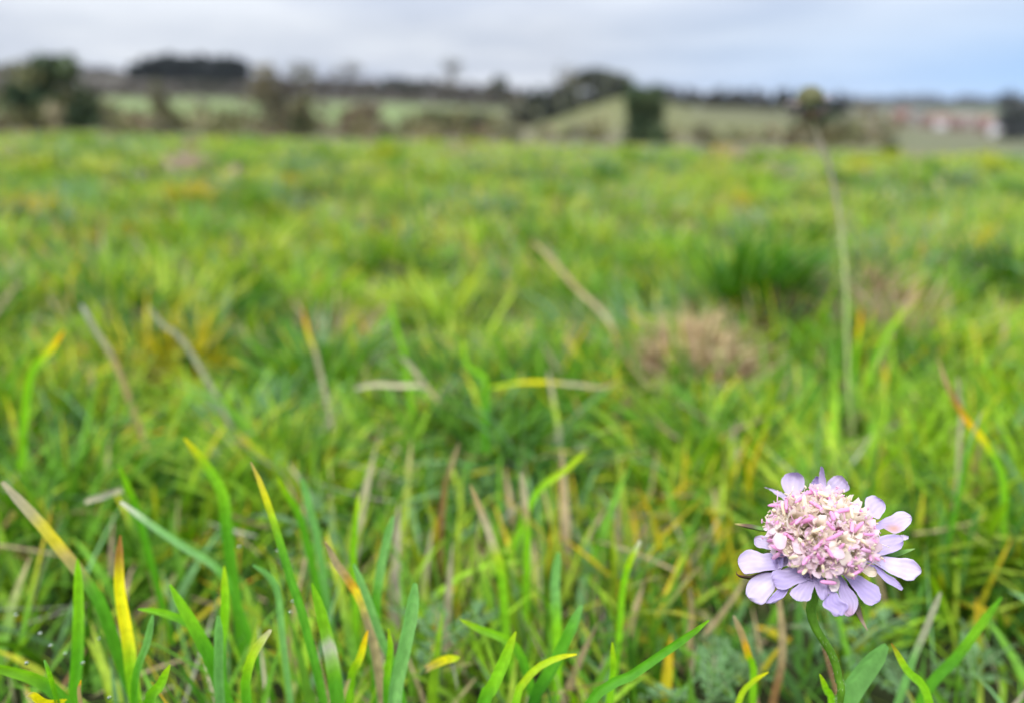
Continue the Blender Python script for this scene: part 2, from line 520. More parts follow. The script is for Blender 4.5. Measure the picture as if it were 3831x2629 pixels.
# ------------------------------------------------------------------ single blades that stand out
PAL = dict(b=G_BRIGHT, m=G_MID, d=G_DARK, u=G_BLUE, y=G_YEL, o=G_ORANGE, t=G_TAN, p=G_PALE, n=G_BROWN, l=G_LIME, g=G_GREY, w=G_WHITE)
BL = [
 # points tip -> foot (photo px), width px, depth m, colours tip -> foot, rooted, label
 ([(0,1810),(130,1950),(200,2030),(330,2180),(400,2290)],50,.17,'ppytmm',1,'long blade with bleached tip and yellow middle slanting in from left edge'),
 ([(445,2010),(440,2130),(445,2230),(480,2400),(500,2520)],48,.165,'nnyyylb',1,'upright yellow blade with shrivelled brown tip at lower left'),
 ([(290,2090),(293,2245),(290,2440),(280,2620)],46,.17,'bbmm',1,'straight bright green blade just left of the upright yellow blade'),
 ([(455,1885),(580,1980),(710,2065),(790,2110),(860,2200)],34,.19,'wuuum',1,'blue green blade with white tip leaning left above the yellow blade'),
 ([(932,1735),(968,1813),(1032,1987),(1084,2148),(1130,2277),(1165,2410),(1200,2560)],34,.16,'tybmmmmm',1,'tallest slim green blade with tan tip left of centre'),
 ([(571,2300),(548,2406),(503,2568)],28,.155,'uum',1,'thin blue green blade leaning right near bottom left'),
 ([(814,2303),(816,2440),(819,2600)],38,.155,'uuu',1,'blunt upright blue green blade at bottom left of centre'),
 ([(1016,2348),(961,2439),(935,2535),(929,2625)],40,.15,'plbm',1,'curved green blade with pale twisted tip bending right at bottom edge'),
 ([(1168,2181),(1200,2270),(1222,2360),(1232,2400),(1251,2503),(1265,2625)],58,.155,'bbbbwbmm',1,'broad green blade crossed by one white band'),
 ([(1226,2013),(1265,2097),(1316,2181),(1368,2317)],40,.165,'tttoyt',1,'dry orange tan blade curling beside blue green blade'),
 ([(1323,2110),(1374,2246),(1419,2375),(1484,2536)],36,.168,'uuum',1,'blue green blade running behind the dry orange tan blade'),
 ([(1552,2181),(1536,2310),(1503,2471),(1478,2626)],54,.155,'uuuu',1,'wide pale blue green blade standing at bottom centre left'),
 ([(1762,1807),(1800,1910),(1839,2026),(1878,2162)],46,.2,'ttpplb',1,'thick straw coloured stem leaning left at centre of lower meadow'),
 ([(1946,1774),(1955,1871),(1965,1987)],42,.22,'ppptb',1,'pinkish cut straw standing upright right of the thick straw stem'),
 ([(2194,1684),(2117,1755),(2000,1852)],46,.24,'llb',1,'yellow green blade leaning right above the pinkish cut straw'),
 ([(2652,2318),(2588,2366),(2491,2433),(2362,2523),(2207,2626)],40,.14,'bmmmm',1,'sharp green blade reaching up right towards the flower'),
 ([(2158,2446),(2091,2459),(2020,2491),(1962,2549),(1930,2625)],32,.15,'ylllb',1,'short lime blade arching to the right at bottom centre'),
 ([(2178,2265),(2130,2375),(2059,2517),(2000,2626)],52,.16,'ummd',1,'dark green blade rising behind the short lime arching blade'),
 ([(1930,2362),(1897,2452),(1846,2568),(1813,2629)],56,.15,'lbbm',1,'bright green blade leaning right at bottom centre edge'),
 ([(2291,2400),(2297,2504),(2285,2607)],34,.155,'lbb',1,'small pointed lime blade left of the sharp green blade'),
 ([(2091,2065),(2078,2181),(2084,2342)],44,.19,'uuub',1,'soft pale blue green blade standing above the dark green blade'),
 ([(2394,2013),(2356,2104),(2330,2220)],32,.19,'wlbb',1,'thin green blade with whitish tip between straw and flower'),
 ([(1471,1929),(1432,2091),(1407,2278)],40,.18,'uuum',1,'blue green blade leaning right above the dry orange tan blade'),
 ([(690,1639),(761,1729),(832,1845),(850,1990)],56,.2,'ybbm',1,'bright green blade with yellowed blunt tip bent over at left'),
 ([(445,1735),(484,1832),(516,1910)],40,.21,'bbm',1,'green blade leaning left above the white tipped blue green blade'),
 ([(1039,1787),(1084,1858),(1135,1961)],46,.2,'lbm',1,'green blade with lime tip right of the tallest slim blade'),
 ([(-60,2480),(0,2497),(97,2522),(168,2555),(250,2640)],55,.15,'bbbmm',1,'flat lying green blade coming in from lower left edge'),
 ([(165,2468),(187,2535),(213,2626)],20,.14,'ubm',1,'tiny thin green blade at the bottom left corner'),
 ([(90,2606),(160,2616),(240,2632)],28,.142,'pyyy',0,'fallen yellow blade lying along bottom left edge'),
 ([(303,2542),(302,2626)],18,.145,'ott',1,'short orange stub at bottom left edge'),
 ([(3312,2410),(3240,2500),(3172,2603),(3130,2700)],80,.15,'uuuum',1,'broad blue green leaf blade right of the flower stem'),
 ([(3334,2405),(3394,2497),(3468,2603)],40,.147,'nlbbb',1,'yellow green blade dropping right from tip of the broad blue green leaf'),
 ([(3749,2232),(3659,2354),(3580,2460),(3474,2577)],42,.17,'mbmm',1,'long green blade leaning right at lower right'),
 ([(3522,2211),(3469,2338),(3405,2471)],34,.185,'gggu',1,'greyish dead blade leaning right below the flower'),
 ([(2923,2200),(2925,2330),(2920,2460),(2910,2560)],40,.2,'tttn',1,'dull tan dead stalk standing behind flower stem'),
 ([(2748,2296),(2775,2375),(2796,2460),(2817,2524)],30,.165,'pttobb',1,'blade with pinkish tan dead top and orange middle left of flower stem'),
 ([(2875,2513),(2812,2555),(2764,2629)],26,.155,'yll',1,'short yellow blade at bottom edge left of flower stem'),
 ([(3066,2520),(3087,2577),(3108,2640)],34,.147,'lbb',1,'short pointed bright green blade touching left of flower stem base'),
 ([(3512,1332),(3547,1444),(3604,1563),(3674,1654),(3750,1790)],42,.26,'ttnoybb',1,'drooping blade turning tan to orange to yellow at right'),
 ([(3575,1409),(3589,1486),(3600,1560)],32,.275,'ppp',1,'short white straw beside the drooping orange blade'),
 ([(3667,1535),(3620,1660),(3600,1780)],26,.245,'gum',1,'grey green dead blade under the drooping orange blade'),
 ([(3477,1072),(3393,1149),(3323,1247)],42,.42,'ttlb',1,'tan tipped blade leaning right behind the tall dead flower stalk'),
 ([(3224,1149),(3215,1220),(3206,1300)],36,.42,'ooyb',1,'orange yellow blade standing beside the tall dead flower stalk'),
 ([(240,1236),(196,1303),(112,1420)],52,.28,'ooylbb',1,'blade with orange yellow tip leaning right at left edge'),
 ([(302,1140),(358,1236),(436,1364)],46,.32,'wggt',1,'pale grey straw leaning left near the orange yellow tipped blade'),
 ([(554,1146),(615,1213),(699,1280)],46,.33,'ggg',1,'dull grey straw leaning left further right of the pale grey straw'),
 ([(1130,1140),(1152,1236),(1186,1325)],42,.34,'noyp',1,'short blade with brown orange tip left of bright green spike'),
 ([(1453,1107),(1479,1220),(1510,1318)],46,.36,'lbbb',1,'bright green spike standing alone in the mid meadow'),
 ([(1727,1261),(1747,1365),(1814,1416),(1814,1520)],46,.33,'lbbm',1,'kinked bright green blade right of the bright green spike'),
 ([(2312,1412),(2258,1442),(2129,1432),(1974,1432),(1835,1447)],34,.34,'ntppyyll',0,'long straw lying level below the dry brown tuft'),
 ([(2052,1390),(2067,1494),(2088,1623)],38,.335,'pplg',1,'upright pale straw crossing the long level straw'),
 ([(1985,900),(2078,993),(2155,1081),(2274,1189)],40,.5,'tttp',1,'long tan straw slanting down left of the dry brown tuft'),
 ([(1324,1452),(1432,1437),(1551,1440),(1590,1460)],40,.33,'gppp',0,'pale curved straw lying level in left mid meadow'),
 ([(1500,1330),(1561,1396),(1639,1499)],40,.335,'gppt',0,'cream straw slanting across end of pale curved straw'),
 ([(1716,1658),(1678,1755),(1660,1830)],40,.25,'ttn',1,'brown dead blade leaning right in centre behind thick straw stem'),
 ([(322,1884),(390,1852),(452,1826)],36,.23,'pgp',0,'broken piece of pale straw lying among left blades'),
 ([(1129,1787),(1155,1890),(1187,2019)],40,.205,'uuu',1,'blue green blade between lime tipped blade and thick straw stem'),
 ([(2575,2194),(2588,2310)],32,.22,'ttt',1,'faint pinkish straw standing left of the flower petals'),
 ([(637,2185),(714,2314),(774,2426),(820,2540)],58,.158,'bbmm',1,'broad bright green blade falling right between yellow blade and blunt blue green blade'),
 ([(516,2278),(600,2290),(690,2325),(760,2400)],40,.16,'bbmm',1,'green blade lying almost level beside foot of the upright yellow blade'),
 ([(637,2486),(602,2564),(559,2640)],48,.148,'lbbm',1,'short bright pointed blade leaning right at bottom left edge'),
 ([(839,2116),(843,2288),(826,2460)],42,.165,'lbbm',1,'straight green blade with lime tip above the blunt blue green blade'),
 ([(947,2112),(1007,2151),(1041,2220),(1058,2374)],28,.168,'uuu',1,'thin blue green blade hooked over left beside the tallest slim blade'),
 ([(1454,2349),(1463,2426),(1454,2503),(1450,2590)],34,.155,'lbbm',1,'small upright lime blade left of the wide pale blue green blade'),
 ([(1377,2357),(1351,2460),(1317,2547)],40,.16,'oylb',1,'orange tipped yellow blade below the dry orange tan blade'),
 ([(1721,2314),(1790,2349),(1893,2392),(1960,2480)],38,.165,'lbbm',1,'green blade bent over left at bottom centre above lime arching blade'),
 ([(1721,2458),(1660,2470),(1592,2503)],34,.165,'lyt',0,'yellowing scrap of blade lying between the two bottom centre green blades'),
 ([(1342,1841),(1330,1987),(1325,2100)],38,.2,'lbb',1,'upright lime green blade behind the dry orange tan blade'),
]


def blade_mesh(pts, wpx, d0, cs, rooted):
    pts = [np.array(p, float) for p in pts]
    n = len(pts)
    P3 = [at(p[0], p[1], d0 + 0.012 * i / max(n - 1, 1)) for i, p in enumerate(pts)]
    w = wpx * d0 / F * float(np.interp(d0, [.15, .19, .24, .35], [1.03, .88, .6, .44]))
    if rooted:
        dv = norm(P3[-1] - P3[-2]); dv = norm(np.array([dv[0] * 0.5, dv[1] * 0.5 + 0.05, min(dv[2], -0.25) - 0.3]))
        for _ in range(3):
            p = P3[-1]
            gz = float(terrain(p[0], p[1]))
            if p[2] - gz < 0.002: break
            step = max((p[2] - gz) / max(-dv[2], 0.2) * 0.55, 0.004)
            P3.append(p + dv * step)
    P3 = np.array(P3)
    m = 22
    C = catmull(P3, m)
    if cs[0] in 'pgtnw':
        C = C + np.stack([np.sin(np.linspace(0, random.uniform(4, 9), m) + random.uniform(0, 6)) for _ in range(3)], -1) * w * .22
    T = norm(np.gradient(C, axis=0))
    view = norm(CAM - C)
    tw = np.linspace(random.uniform(-.6, .6), random.uniform(-.6, .6), m)[:, None]
    S = norm(np.cross(T, view)); Nn = np.cross(S, T)
    S, Nn = S * np.cos(tw) + Nn * np.sin(tw), Nn * np.cos(tw) - S * np.sin(tw)
    t = np.linspace(0, 1, m)
    blunt = cs[0] in 'pgwu'
    prof = np.interp(t, [0, 0.03, 0.1, 0.3, 0.6, 1], [0.35, 0.72, 0.92, 1, 1, 0.85] if blunt else [0.16, 0.48, 0.76, 0.98, 1, 0.85])
    offs = np.array([-1, -0.55, 0, 0.55, 1.0]); zz = np.array([0.22, 0.02, -0.28, 0.02, 0.22])
    V = C[:, None] + S[:, None] * (offs[None, :, None] * (w * 0.5 * prof)[:, None, None]) + Nn[:, None] * (zz[None, :, None] * (w * prof)[:, None, None])
    ck = np.array([PAL[c] * (np.array([.80, .98, 1.6]) if c in 'bmd' else 1) * (1.35 if c in 'bmdulyo' else .92) for c in cs]) * random.uniform(1.0, 1.2)
    al = np.concatenate([[0], np.cumsum(np.linalg.norm(np.diff(P3, axis=0), axis=1))])
    vis = np.linspace(0, al[n - 1] / al[-1], len(ck))
    cc = np.stack([np.interp(t, vis, ck[:, k]) for k in range(3)], -1)
    cc = np.repeat(cc[:, None], 5, 1)
    cc[:, 2] *= 1.12; cc[:, 1] *= 0.95; cc[:, 3] *= 0.95
    cc *= rng.uniform(0.94, 1.06, (m, 5, 1))
    return V.reshape(-1, 3), grid_faces(m, 5), np.clip(cc.reshape(-1, 3), 0, 1), P3[-1]


for pts, w, d0, cs, rooted, lab in BL:
    V, Fs, cc, root = blade_mesh(pts, w, d0, cs, rooted)
    me = make_mesh('blade_of_grass', V - root, Fs, cc)
    dead = cs[0] in 'pgtn' and cs[-1] in 'pgtn'
    nm = 'straw' if dead else 'blade_of_grass'
    o = link(nm, me, M_dry if dead else M_hero, None, [float(v) for v in root])
    tag(o, lab, 'straw' if dead else 'grass blade', 'dead straws standing out of the turf' if dead else 'grass blades standing out of the turf', 'thing')

# ------------------------------------------------------------------ the scabious flower
FC = at(3103, 2085, 0.135)
v_ = norm(CAM - FC)
u_ = norm(np.array([0, 0, 1.0]) - v_ * v_[2])
FN = norm(math.cos(math.radians(44)) * v_ + math.sin(math.radians(44)) * u_)      # flower axis
FX = norm(np.cross(np.array([0, 1.0, 0]), FN)); FX = norm(FX - FN * (FX @ FN)); FY = np.cross(FN, FX)


def on_disc(px, py, h):
    d = ray(px, py)
    t = ((FC + FN * h - CAM) @ FN) / (d @ FN)
    return CAM + d * t


Q = {1: (2740, 1730, 5.3175), 2: (3080, 1730, 5.3175), 3: (2740, 2020, 5.3175), 4: (3080, 2020, 4.43)}
LAV = srgb(214, 197, 238) * .79; LAV2 = srgb(230, 215, 240) * .81; LAVD = srgb(204, 185, 236) * .78; CREAM = srgb(242, 228, 204) * .94; PINK = srgb(246, 204, 230) * .92
WHI = srgb(242, 230, 228) * .9; MAG = srgb(246, 184, 226) * .95; GREENC = srgb(206, 198, 150) * .7
PET = [
 # quadrant, outline base-left -> tip -> base-right, height at base, height at tip (mm), colours base / tip, cup
 (1, [(1090,650),(1040,580),(985,470),(970,370),(1010,275),(1090,215),(1200,192),(1310,197),(1390,250),(1435,340),(1435,450),(1410,530),(1330,600),(1230,680)], 3.0, 7.0, LAV2, LAV, .5),
 (1, [(980,690),(880,650),(790,570),(710,520),(625,480),(690,490),(800,515),(960,575),(1085,655)], 2.5, 3.5, LAV2, LAV2, .8),
 (1, [(1540,470),(1600,350),(1650,280),(1690,265),(1720,285),(1730,340),(1730,480)], 4.0, 6.0, LAVD, LAV, .3),
 (1, [(1725,480),(1718,330),(1745,130),(1770,75),(1800,85),(1835,200),(1868,380),(1865,480)], 4.5, 8.5, LAV2, LAV, .8),
 (2, [(70,480),(80,390),(150,310),(230,260),(360,258),(420,310),(480,390),(520,480),(515,540),(440,580),(300,600)], 3.5, 6.5, LAV2, LAV2, .4),
 (2, [(830,860),(830,760),(860,690),(950,655),(1010,648),(1100,690),(1190,760),(1240,850),(1230,940),(1170,1030),(1100,1120),(1000,1080)], 2.5, 4.0, LAV2, LAV, .5),
 (2, [(1120,1160),(1250,1085),(1360,1040),(1480,968),(1600,965),(1700,1010),(1762,1090),(1750,1170),(1690,1260),(1600,1340),(1480,1400),(1380,1400),(1200,1300)], 1.0, 1.6, LAV, LAV2, .4),
 (4, [(800,60),(900,-40),(1032,-93),(1150,-102),(1250,-93),(1316,-35),(1325,80),(1270,150),(1150,200),(1000,245),(880,260),(810,230)], 1.2, 1.4, LAV, LAV, .4),
 (2, [(1490,1450),(1560,1430),(1640,1440),(1705,1465),(1690,1510),(1620,1535),(1560,1540)], 0.6, 0.6, LAV2, LAV2, .2),
 (4, [(840,265),(1000,262),(1130,275),(1250,290),(1390,290),(1500,330),(1590,410),(1635,520),(1600,570),(1540,610),(1500,660),(1400,670),(1300,630),(1200,590),(1080,530),(950,450),(850,390)], 0.9, -0.6, LAV, LAV2, .6),
 (4, [(830,400),(930,420),(1000,500),(1080,570),(1180,620),(1270,710),(1320,790),(1290,835),(1200,780),(1040,690),(960,610),(900,540)], 0.8, -1.0, LAVD, LAV, .4),
 (4, [(480,560),(600,580),(700,640),(800,700),(910,760),(940,840),(960,930),(930,1010),(860,1040),(790,1080),(700,1050),(620,970),(560,870),(480,770),(420,680)], 0.5, -1.2, LAVD, LAV, .5),
 (4, [(380,680),(430,780),(520,870),(575,980),(580,1090),(540,1170),(490,1240),(410,1260),(340,1220),(360,1100),(300,1000),(250,860),(280,720)], 0.2, -1.4, LAVD, LAV2, .4),
 (4, [(150,850),(230,870),(300,990),(400,1050),(425,1120),(350,1190),(330,1245),(180,1255),(130,1190),(60,1140),(0,1100),(-10,1040),(30,970),(100,900)], 0.9, -0.7, LAVD, LAV, .5),
 (4, [(560,430),(660,390),(760,420),(850,450),(890,520),(870,590),(780,605),(700,560),(600,490)], 1.6, 1.2, CREAM, CREAM, .5),
 (4, [(90,540),(200,590),(270,650),(270,750),(230,840),(140,845),(100,770),(80,650)], 1.8, 1.4, WHI, WHI, .6),
 (3, [(1400,480),(1250,540),(1100,590),(900,580),(800,620),(780,720),(830,850),(880,950),(960,970),(1050,975),(1130,950),(1240,880),(1350,850),(1480,800)], 1.8, 0.9, LAV, LAV, .5),
 (3, [(1400,780),(1300,890),(1200,960),(1145,1040),(1150,1090),(1220,1150),(1300,1205),(1420,1210),(1540,1190),(1580,1060),(1630,920),(1640,810)], 1.6, 0.2, LAV, LAV2, .5),
 (3, [(1600,780),(1650,950),(1690,1060),(1740,1150),(1800,1185),(1880,1130),(1930,1020),(1930,900),(1880,810),(1740,690)], 1.9, 0.9, LAV, LAV, .5),
 (3, [(780,240),(690,250),(600,265),(500,215),(400,185),(310,178),(230,220),(165,275),(120,340),(105,430),(150,550),(200,620),(260,665),(400,660),(550,625),(700,600),(850,590)], 0.9, 0.6, LAV, LAV2, .6),
 (3, [(820,640),(650,640),(540,670),(420,730),(330,790),(290,880),(270,1000),(265,1040),(300,1110),(400,1220),(500,1268),(600,1270),(660,1240),(720,1150),(800,1040),(850,950),(860,800)], 0.4, -0.6, LAV, LAV2, -.5),
 (3, [(950,940),(850,1020),(760,1120),(665,1240),(700,1250),(820,1250),(920,1200),(1040,1110),(1100,1000),(1140,930)], 0.5, -0.4, LAVD, LAV, .3),
 (3, [(860,60),(760,-42),(680,-82),(560,-97),(470,-78),(430,-36),(440,80),(500,140),(600,150),(720,180),(800,190)], 0.8, 0.9, LAV2, LAV2, .4),
 (3, [(760,360),(860,580),(960,580),(1020,480),(1010,300),(900,280)], 1.1, 1.1, LAVD, LAVD, .3),
]


def petal_mesh(q, outl, h0, h1, ca, cb, cup):
    ox, oy, s = Q[q]
    P = np.array([(ox + x / s, oy + y / s) for x, y in outl])
    C = catmull(P, 34)
    half = 17
    A = C[:half]; B = C[::-1][:half]
    cols_ = 15
    rs = random.Random(int(abs(outl[0][0]) + 7 * abs(outl[1][1])))
    w1, w2, w3 = rs.uniform(3, 7), rs.uniform(0, 6), rs.uniform(.6, 1.5)
    C = C + rng.normal(0, 1.1, C.shape) * np.linspace(0, 1, 34)[:, None] * np.linspace(1, 0, 34)[:, None] * 4 * .8
    A = C[:half]; B = C[::-1][:half]
    mmc = 0.001
    rows = []
    wmax = np.linalg.norm(A - B, axis=1).max() * 0.135 / F
    for layer in (0, 1):
        for i in range(half):
            t = i / (half - 1)
            for j in range(cols_):
                f = j / (cols_ - 1)
                p = A[i] * (1 - f) + B[i] * f
                g = (2 * f - 1)
                ruf = 0.00024 * math.sin(t * w1 + f * w1 * w3 + w2) * (0.3 + t) + .00009 * math.sin(f * 21 + t * 5 + w2) * (.4 + .6 * t)
                h = (h0 + (h1 - h0) * t ** 1.2) * mmc + cup * wmax * 0.22 * (g * g - 0.4) * (0.5 + 0.5 * t) + ruf
                rows.append(on_disc(p[0], p[1], h - layer * 0.00012))
    # hidden claw of the petal running in to the flower's axis
    full = []
    for layer in (0, 1):
        r0 = rows[layer * half * cols_:layer * half * cols_ + cols_]
        m0 = np.mean(r0, axis=0); tgt = FC + FN * 0.0012 - FX * .0012
        for k in (2, 1):
            f = (.35, .7)[k - 1]
            full += [m0 * (1 - f) + tgt * f + (p - m0) * (1 - .45 * k) for p in r0]
        full += rows[layer * half * cols_:(layer + 1) * half * cols_]
    rows = full; half += 2
    V = np.array(rows)
    n = half * cols_
    Fs = grid_faces(half, cols_)
    Fs2 = [tuple(i + n for i in f[::-1]) for f in Fs]
    rim = [j for j in range(cols_)] + [i * cols_ + cols_ - 1 for i in range(1, half)] + [(half - 1) * cols_ + j for j in range(cols_ - 2, -1, -1)] + [i * cols_ for i in range(half - 2, 0, -1)]
    side = [(rim[k], rim[k] + n, rim[(k + 1) % len(rim)] + n, rim[(k + 1) % len(rim)]) for k in range(len(rim))]
    cc = []
    for layer in (0, 1):
        for i in range(half):
            t = max(0, i - 2) / (half - 3)
            for j in range(cols_):
                g = abs(2 * j / (cols_ - 1) - 1)
                c = ca * (1 - t) + cb * t
                c = c * (0.965 + (0.06 if j % 3 == 1 else -.02) + .03 * math.sin(i * .9 + w2 + j * .4)) if g < 0.95 else c * 0.5 + LAV2 * 0.55
                cc.append(c)
    return V, Fs + Fs2 + side, np.clip(np.array(cc), 0, 0.93)


flower_base = at(3139, 2629, 0.142)
stem_px = [(3085, 2130, .1395), (3055, 2190, .1410), (3043, 2235, .1412), (3033, 2285, .1405), (3050, 2345, .1395), (3078, 2390, .1395), (3105, 2432, .1400), (3128, 2490, .1405), (3137, 2540, .141), (3140, 2629, .142)]
SP = [at(*p) for p in stem_px]
gb = SP[-1] + np.array([0.001, 0.012, 0])
gz = float(terrain(gb[0], gb[1]))
SP += [SP[-1] * 0.5 + gb * 0.5 - np.array([0, 0, (SP[-1][2] - gz) * 0.5]), np.array([gb[0], gb[1], gz - 0.003])]
froot = np.array([gb[0], gb[1], gz])
fl = empty('scabious_flower', froot)
tag(fl, 'open lilac scabious flower with cream and pink centre on curved green stem', 'flower')
mb = MB()
SC = catmull(np.array(SP), 60)
cs = np.tile(np.array([0.075, 0.18, 0.012]), (60, 1)) * np.linspace(1.15, 0.9, 60)[:, None]
tube(mb, SC, np.interp(np.linspace(0, 1, 60), [0, .12, .3, 1], [.0011, .00072, .00066, .0008]), cs, 12)
stem_o = mb.build('stem', M_stem, fl, froot)
# downy hairs of the stem
mb = MB()
for k in range(220):
    i = random.randint(6, 44); p = SC[i] * 1.0; T = norm(SC[i + 1] - SC[i - 1])
    d = norm(np.cross(T, rng.normal(0, 1, 3)))
    p = SC[i] + (SC[i + 1] - SC[i]) * random.random()
    q = p + d * 0.00066; e = q + (d + np.array([0, 0, -0.4])) * random.uniform(.0003, .0007)
    s = np.cross(d, T) * 0.000022
    mb.add([q - s, q + s, e], [(0, 1, 2)], np.array([.5, .55, .38]))
mb.build('stem_hair', M_dry, stem_o, froot, False)

for pi, p in enumerate(PET):
    V, Fs, cc = petal_mesh(*p)
    if pi == 6:      # withered spot
        g = np.exp(-(np.linalg.norm(V - on_disc(3080 + 1400 / 5.3175, 1730 + 1300 / 5.3175, .0013), axis=1) / .0012) ** 2)[:, None]
        cc = cc * (1 - g * .75) + srgb(205, 150, 105) * g * .75
    if pi == 12:
        g = np.exp(-(np.linalg.norm(V - on_disc(3080 + 440 / 4.43, 2020 + 1220 / 4.43, -.0012), axis=1) / .0013) ** 2)[:, None]
        cc = cc * (1 - g * .6) + srgb(180, 130, 150) * g * .6
    if pi in (0, 9, 19, 20):
        m = V.mean(0); g = np.exp(-(np.linalg.norm(V - m, axis=1) / .0018) ** 2)[:, None]
        cc = cc * (1 - g * .45) + srgb(232, 222, 224) * g * .45
    link('petal', make_mesh('petal', V - froot, Fs, cc), M_petal, fl)

# bracts
BR = [
 (1, [(700,1330),(560,1300),(420,1265),(220,1235),(40,1210)], 120, [(.10,.2,.04),(.12,.22,.05),(.10,.08,.05),(.16,.10,.06),(.4,.36,.12)], 'leafy bract with dark brown tip'),
 (3, [(900,590),(800,610),(600,645),(450,695),(340,722),(200,708),(110,685),(72,640),(80,605)], 60, [(.06,.09,.04),(.06,.08,.04),(.05,.05,.03),(.2,.14,.09),(.22,.15,.1),(.25,.17,.1),(.12,.06,.04),(.1,.05,.04),(.15,.08,.05)], 'brown curled bract'),
 (4, [(430,720),(480,850),(530,980),(570,1130),(610,1250),(665,1370),(735,1490)], 95, [(.05,.07,.03),(.05,.09,.03),(.08,.12,.04),(.09,.075,.05),(.11,.08,.055),(.22,.17,.11),(.25,.19,.12)], 'withered brown bract'),
 (4, [(900,270),(1000,255),(1200,222),(1350,182),(1520,135)], 120, [(.05,.11,.03),(.05,.12,.03),(.09,.2,.04),(.13,.27,.05),(.2,.3,.1)], 'fresh green bract'),
 (3, [(1440,820),(1340,875),(1240,930),(1190,960)], 70, [(.05,.09,.03)] * 4, None),
]
for q, pts, w, cols_, lab in BR:
    ox, oy, s = Q[q]
    C = catmull([(ox + x / s, oy + y / s) for x, y in pts], 16)
    P = np.array([on_disc(x, y, -0.0016 - 0.0004 * i / 15) for i, (x, y) in enumerate(C)])
    T = norm(np.gradient(P, axis=0)); S = norm(np.cross(T, FN)); ww = w / s * 0.135 / F * 0.5
    t = np.linspace(0, 1, 16); pr = np.interp(t, [0, .3, .55, .85, 1], [.7, 1, .95, .5, .06])
    V = np.concatenate([np.stack([P - S * (ww * pr)[:, None], P - FN * 0.0004 * pr[:, None], P + S * (ww * pr)[:, None]], 1),
                        np.stack([P - S * (ww * pr)[:, None], P - FN * 0.0007 * pr[:, None], P + S * (ww * pr)[:, None]], 1) - FN * 0.0001]).reshape(-1, 3)
    ck = np.array(cols_); cc = np.stack([np.interp(t, np.linspace(0, 1, len(ck)), ck[:, k]) for k in range(3)], -1)
    cc = np.tile(np.repeat(cc[:, None], 3, 1).reshape(-1, 3), (2, 1))
    Fs = grid_faces(16, 3); Fs += [tuple(i + 48 for i in f[::-1]) for f in Fs]
    o = link('bract', make_mesh('bract', V - froot, Fs, cc), M_stem, fl)
    if lab: o['label'] = lab

# the domed centre: receptacle, florets and anthers
DC = FC + FN * 0.0046 - FX * 0.0018
RA, RB = 0.0073, 0.0059
mb = MB()
V = []
for i in range(14):
    th = math.pi * i / 13
    for k in range(24):
        ph = 2 * math.pi * k / 24
        V.append(DC + (FX * math.cos(ph) + FY * math.sin(ph)) * RA * 0.80 * math.sin(th) + FN * RB * 0.76 * math.cos(th))
mb.add(V, grid_faces(14, 24, True), srgb(205, 190, 160) * 0.6)
mb.build('receptacle', M_floret, fl, froot)


def floret_mesh(open_, big, ca, cb, throat, seed):
    r = random.Random(seed)
    mb = MB()
    nl = 5
    n = 40
    prof = [(-2.4, .45), (-1.4, .62), (-0.5, .85), (0.0, 1.0), (0.35, 1.15)]
    V, c = [], []
    for z, rad in prof:
        for k in range(n):
            a = 2 * math.pi * k / n
            V.append((rad * math.cos(a), rad * math.sin(a), z)); c.append(throat * 0.6 + ca * 0.4 if z < -.3 else ca)
    ph0 = r.random() * 6.28
    jr = [r.uniform(.55, 1.5) for _ in range(5)]; jz = [r.uniform(.3, 1.7) for _ in range(5)]
    lob = [r.uniform(.7, 1.25) * (1 + big * max(0, math.cos(2 * math.pi * i / nl))) for i in range(nl)]
    for t in (0.3, 0.6, 0.85, 1.0):
        for k in range(n):
            a = 2 * math.pi * k / n
            u = (a * nl / (2 * math.pi)) % 1.0
            li = int(a * nl / (2 * math.pi)) % nl
            lobe = max(0.0, math.sin(math.pi * u)) ** 0.55
            ext = lob[li] * lobe * t
            rad = 1.15 + ext * 1.35 * open_ * jr[li]
            frill = .16 * t * math.sin(17 * u + 5 * li) * (1 if t > .5 else .3)
            rad += frill * .5
            z = 0.35 + frill + ext * (1.25 * (1 - open_) + 0.15) * jz[li] - open_ * 0.4 * ext * ext * jz[li] + .12 * math.sin(3 * math.pi * u + li)
            V.append((rad * math.cos(a), rad * math.sin(a), z)); c.append(ca * (1 - t) + cb * t)
    mb.add(np.array(V) * 0.001, grid_faces(len(prof) + 4, n, True), np.array(c))
    for q in range(3):
        a = r.uniform(0, 6.28); rr_ = r.uniform(.3, .9); h = r.uniform(.9, 2.3)
        e = np.array([math.cos(a), math.sin(a), 0])
        p0 = np.array([0, 0, -.6]); p1 = e * rr_ * .7 + np.array([0, 0, h * .6]); p2 = e * (rr_ + r.uniform(.2, .9)) + np.array([0, 0, h])
        tube(mb, np.array([p0, p1, p2]) * .001, [.00007, .00006, .00005], cb * .8 + CREAM * .2, 4)
        dd = norm(rng.normal(0, 1, 3)); L_ = r.uniform(.25, .5)
        tube(mb, np.array([p2 - dd * L_, p2 - dd * L_ * .5, p2 + dd * L_ * .5, p2 + dd * L_]) * .001, [.00006, .00016, .00016, .00006], (CREAM if r.random() < .55 else PINK), 5)
    # pale throat bottom
    Vb = [(0, 0, -0.0012)] + [(0.0006 * math.cos(2 * math.pi * k / 10), 0.0006 * math.sin(2 * math.pi * k / 10), -0.0011) for k in range(10)]
    mb.add(Vb, [(0, 1 + k, 1 + (k + 1) % 10) for k in range(10)], throat)
    me = make_mesh('floret', np.vstack(mb.v), mb.f, np.vstack(mb.c))
    me.materials.append(M_floret)
    return me


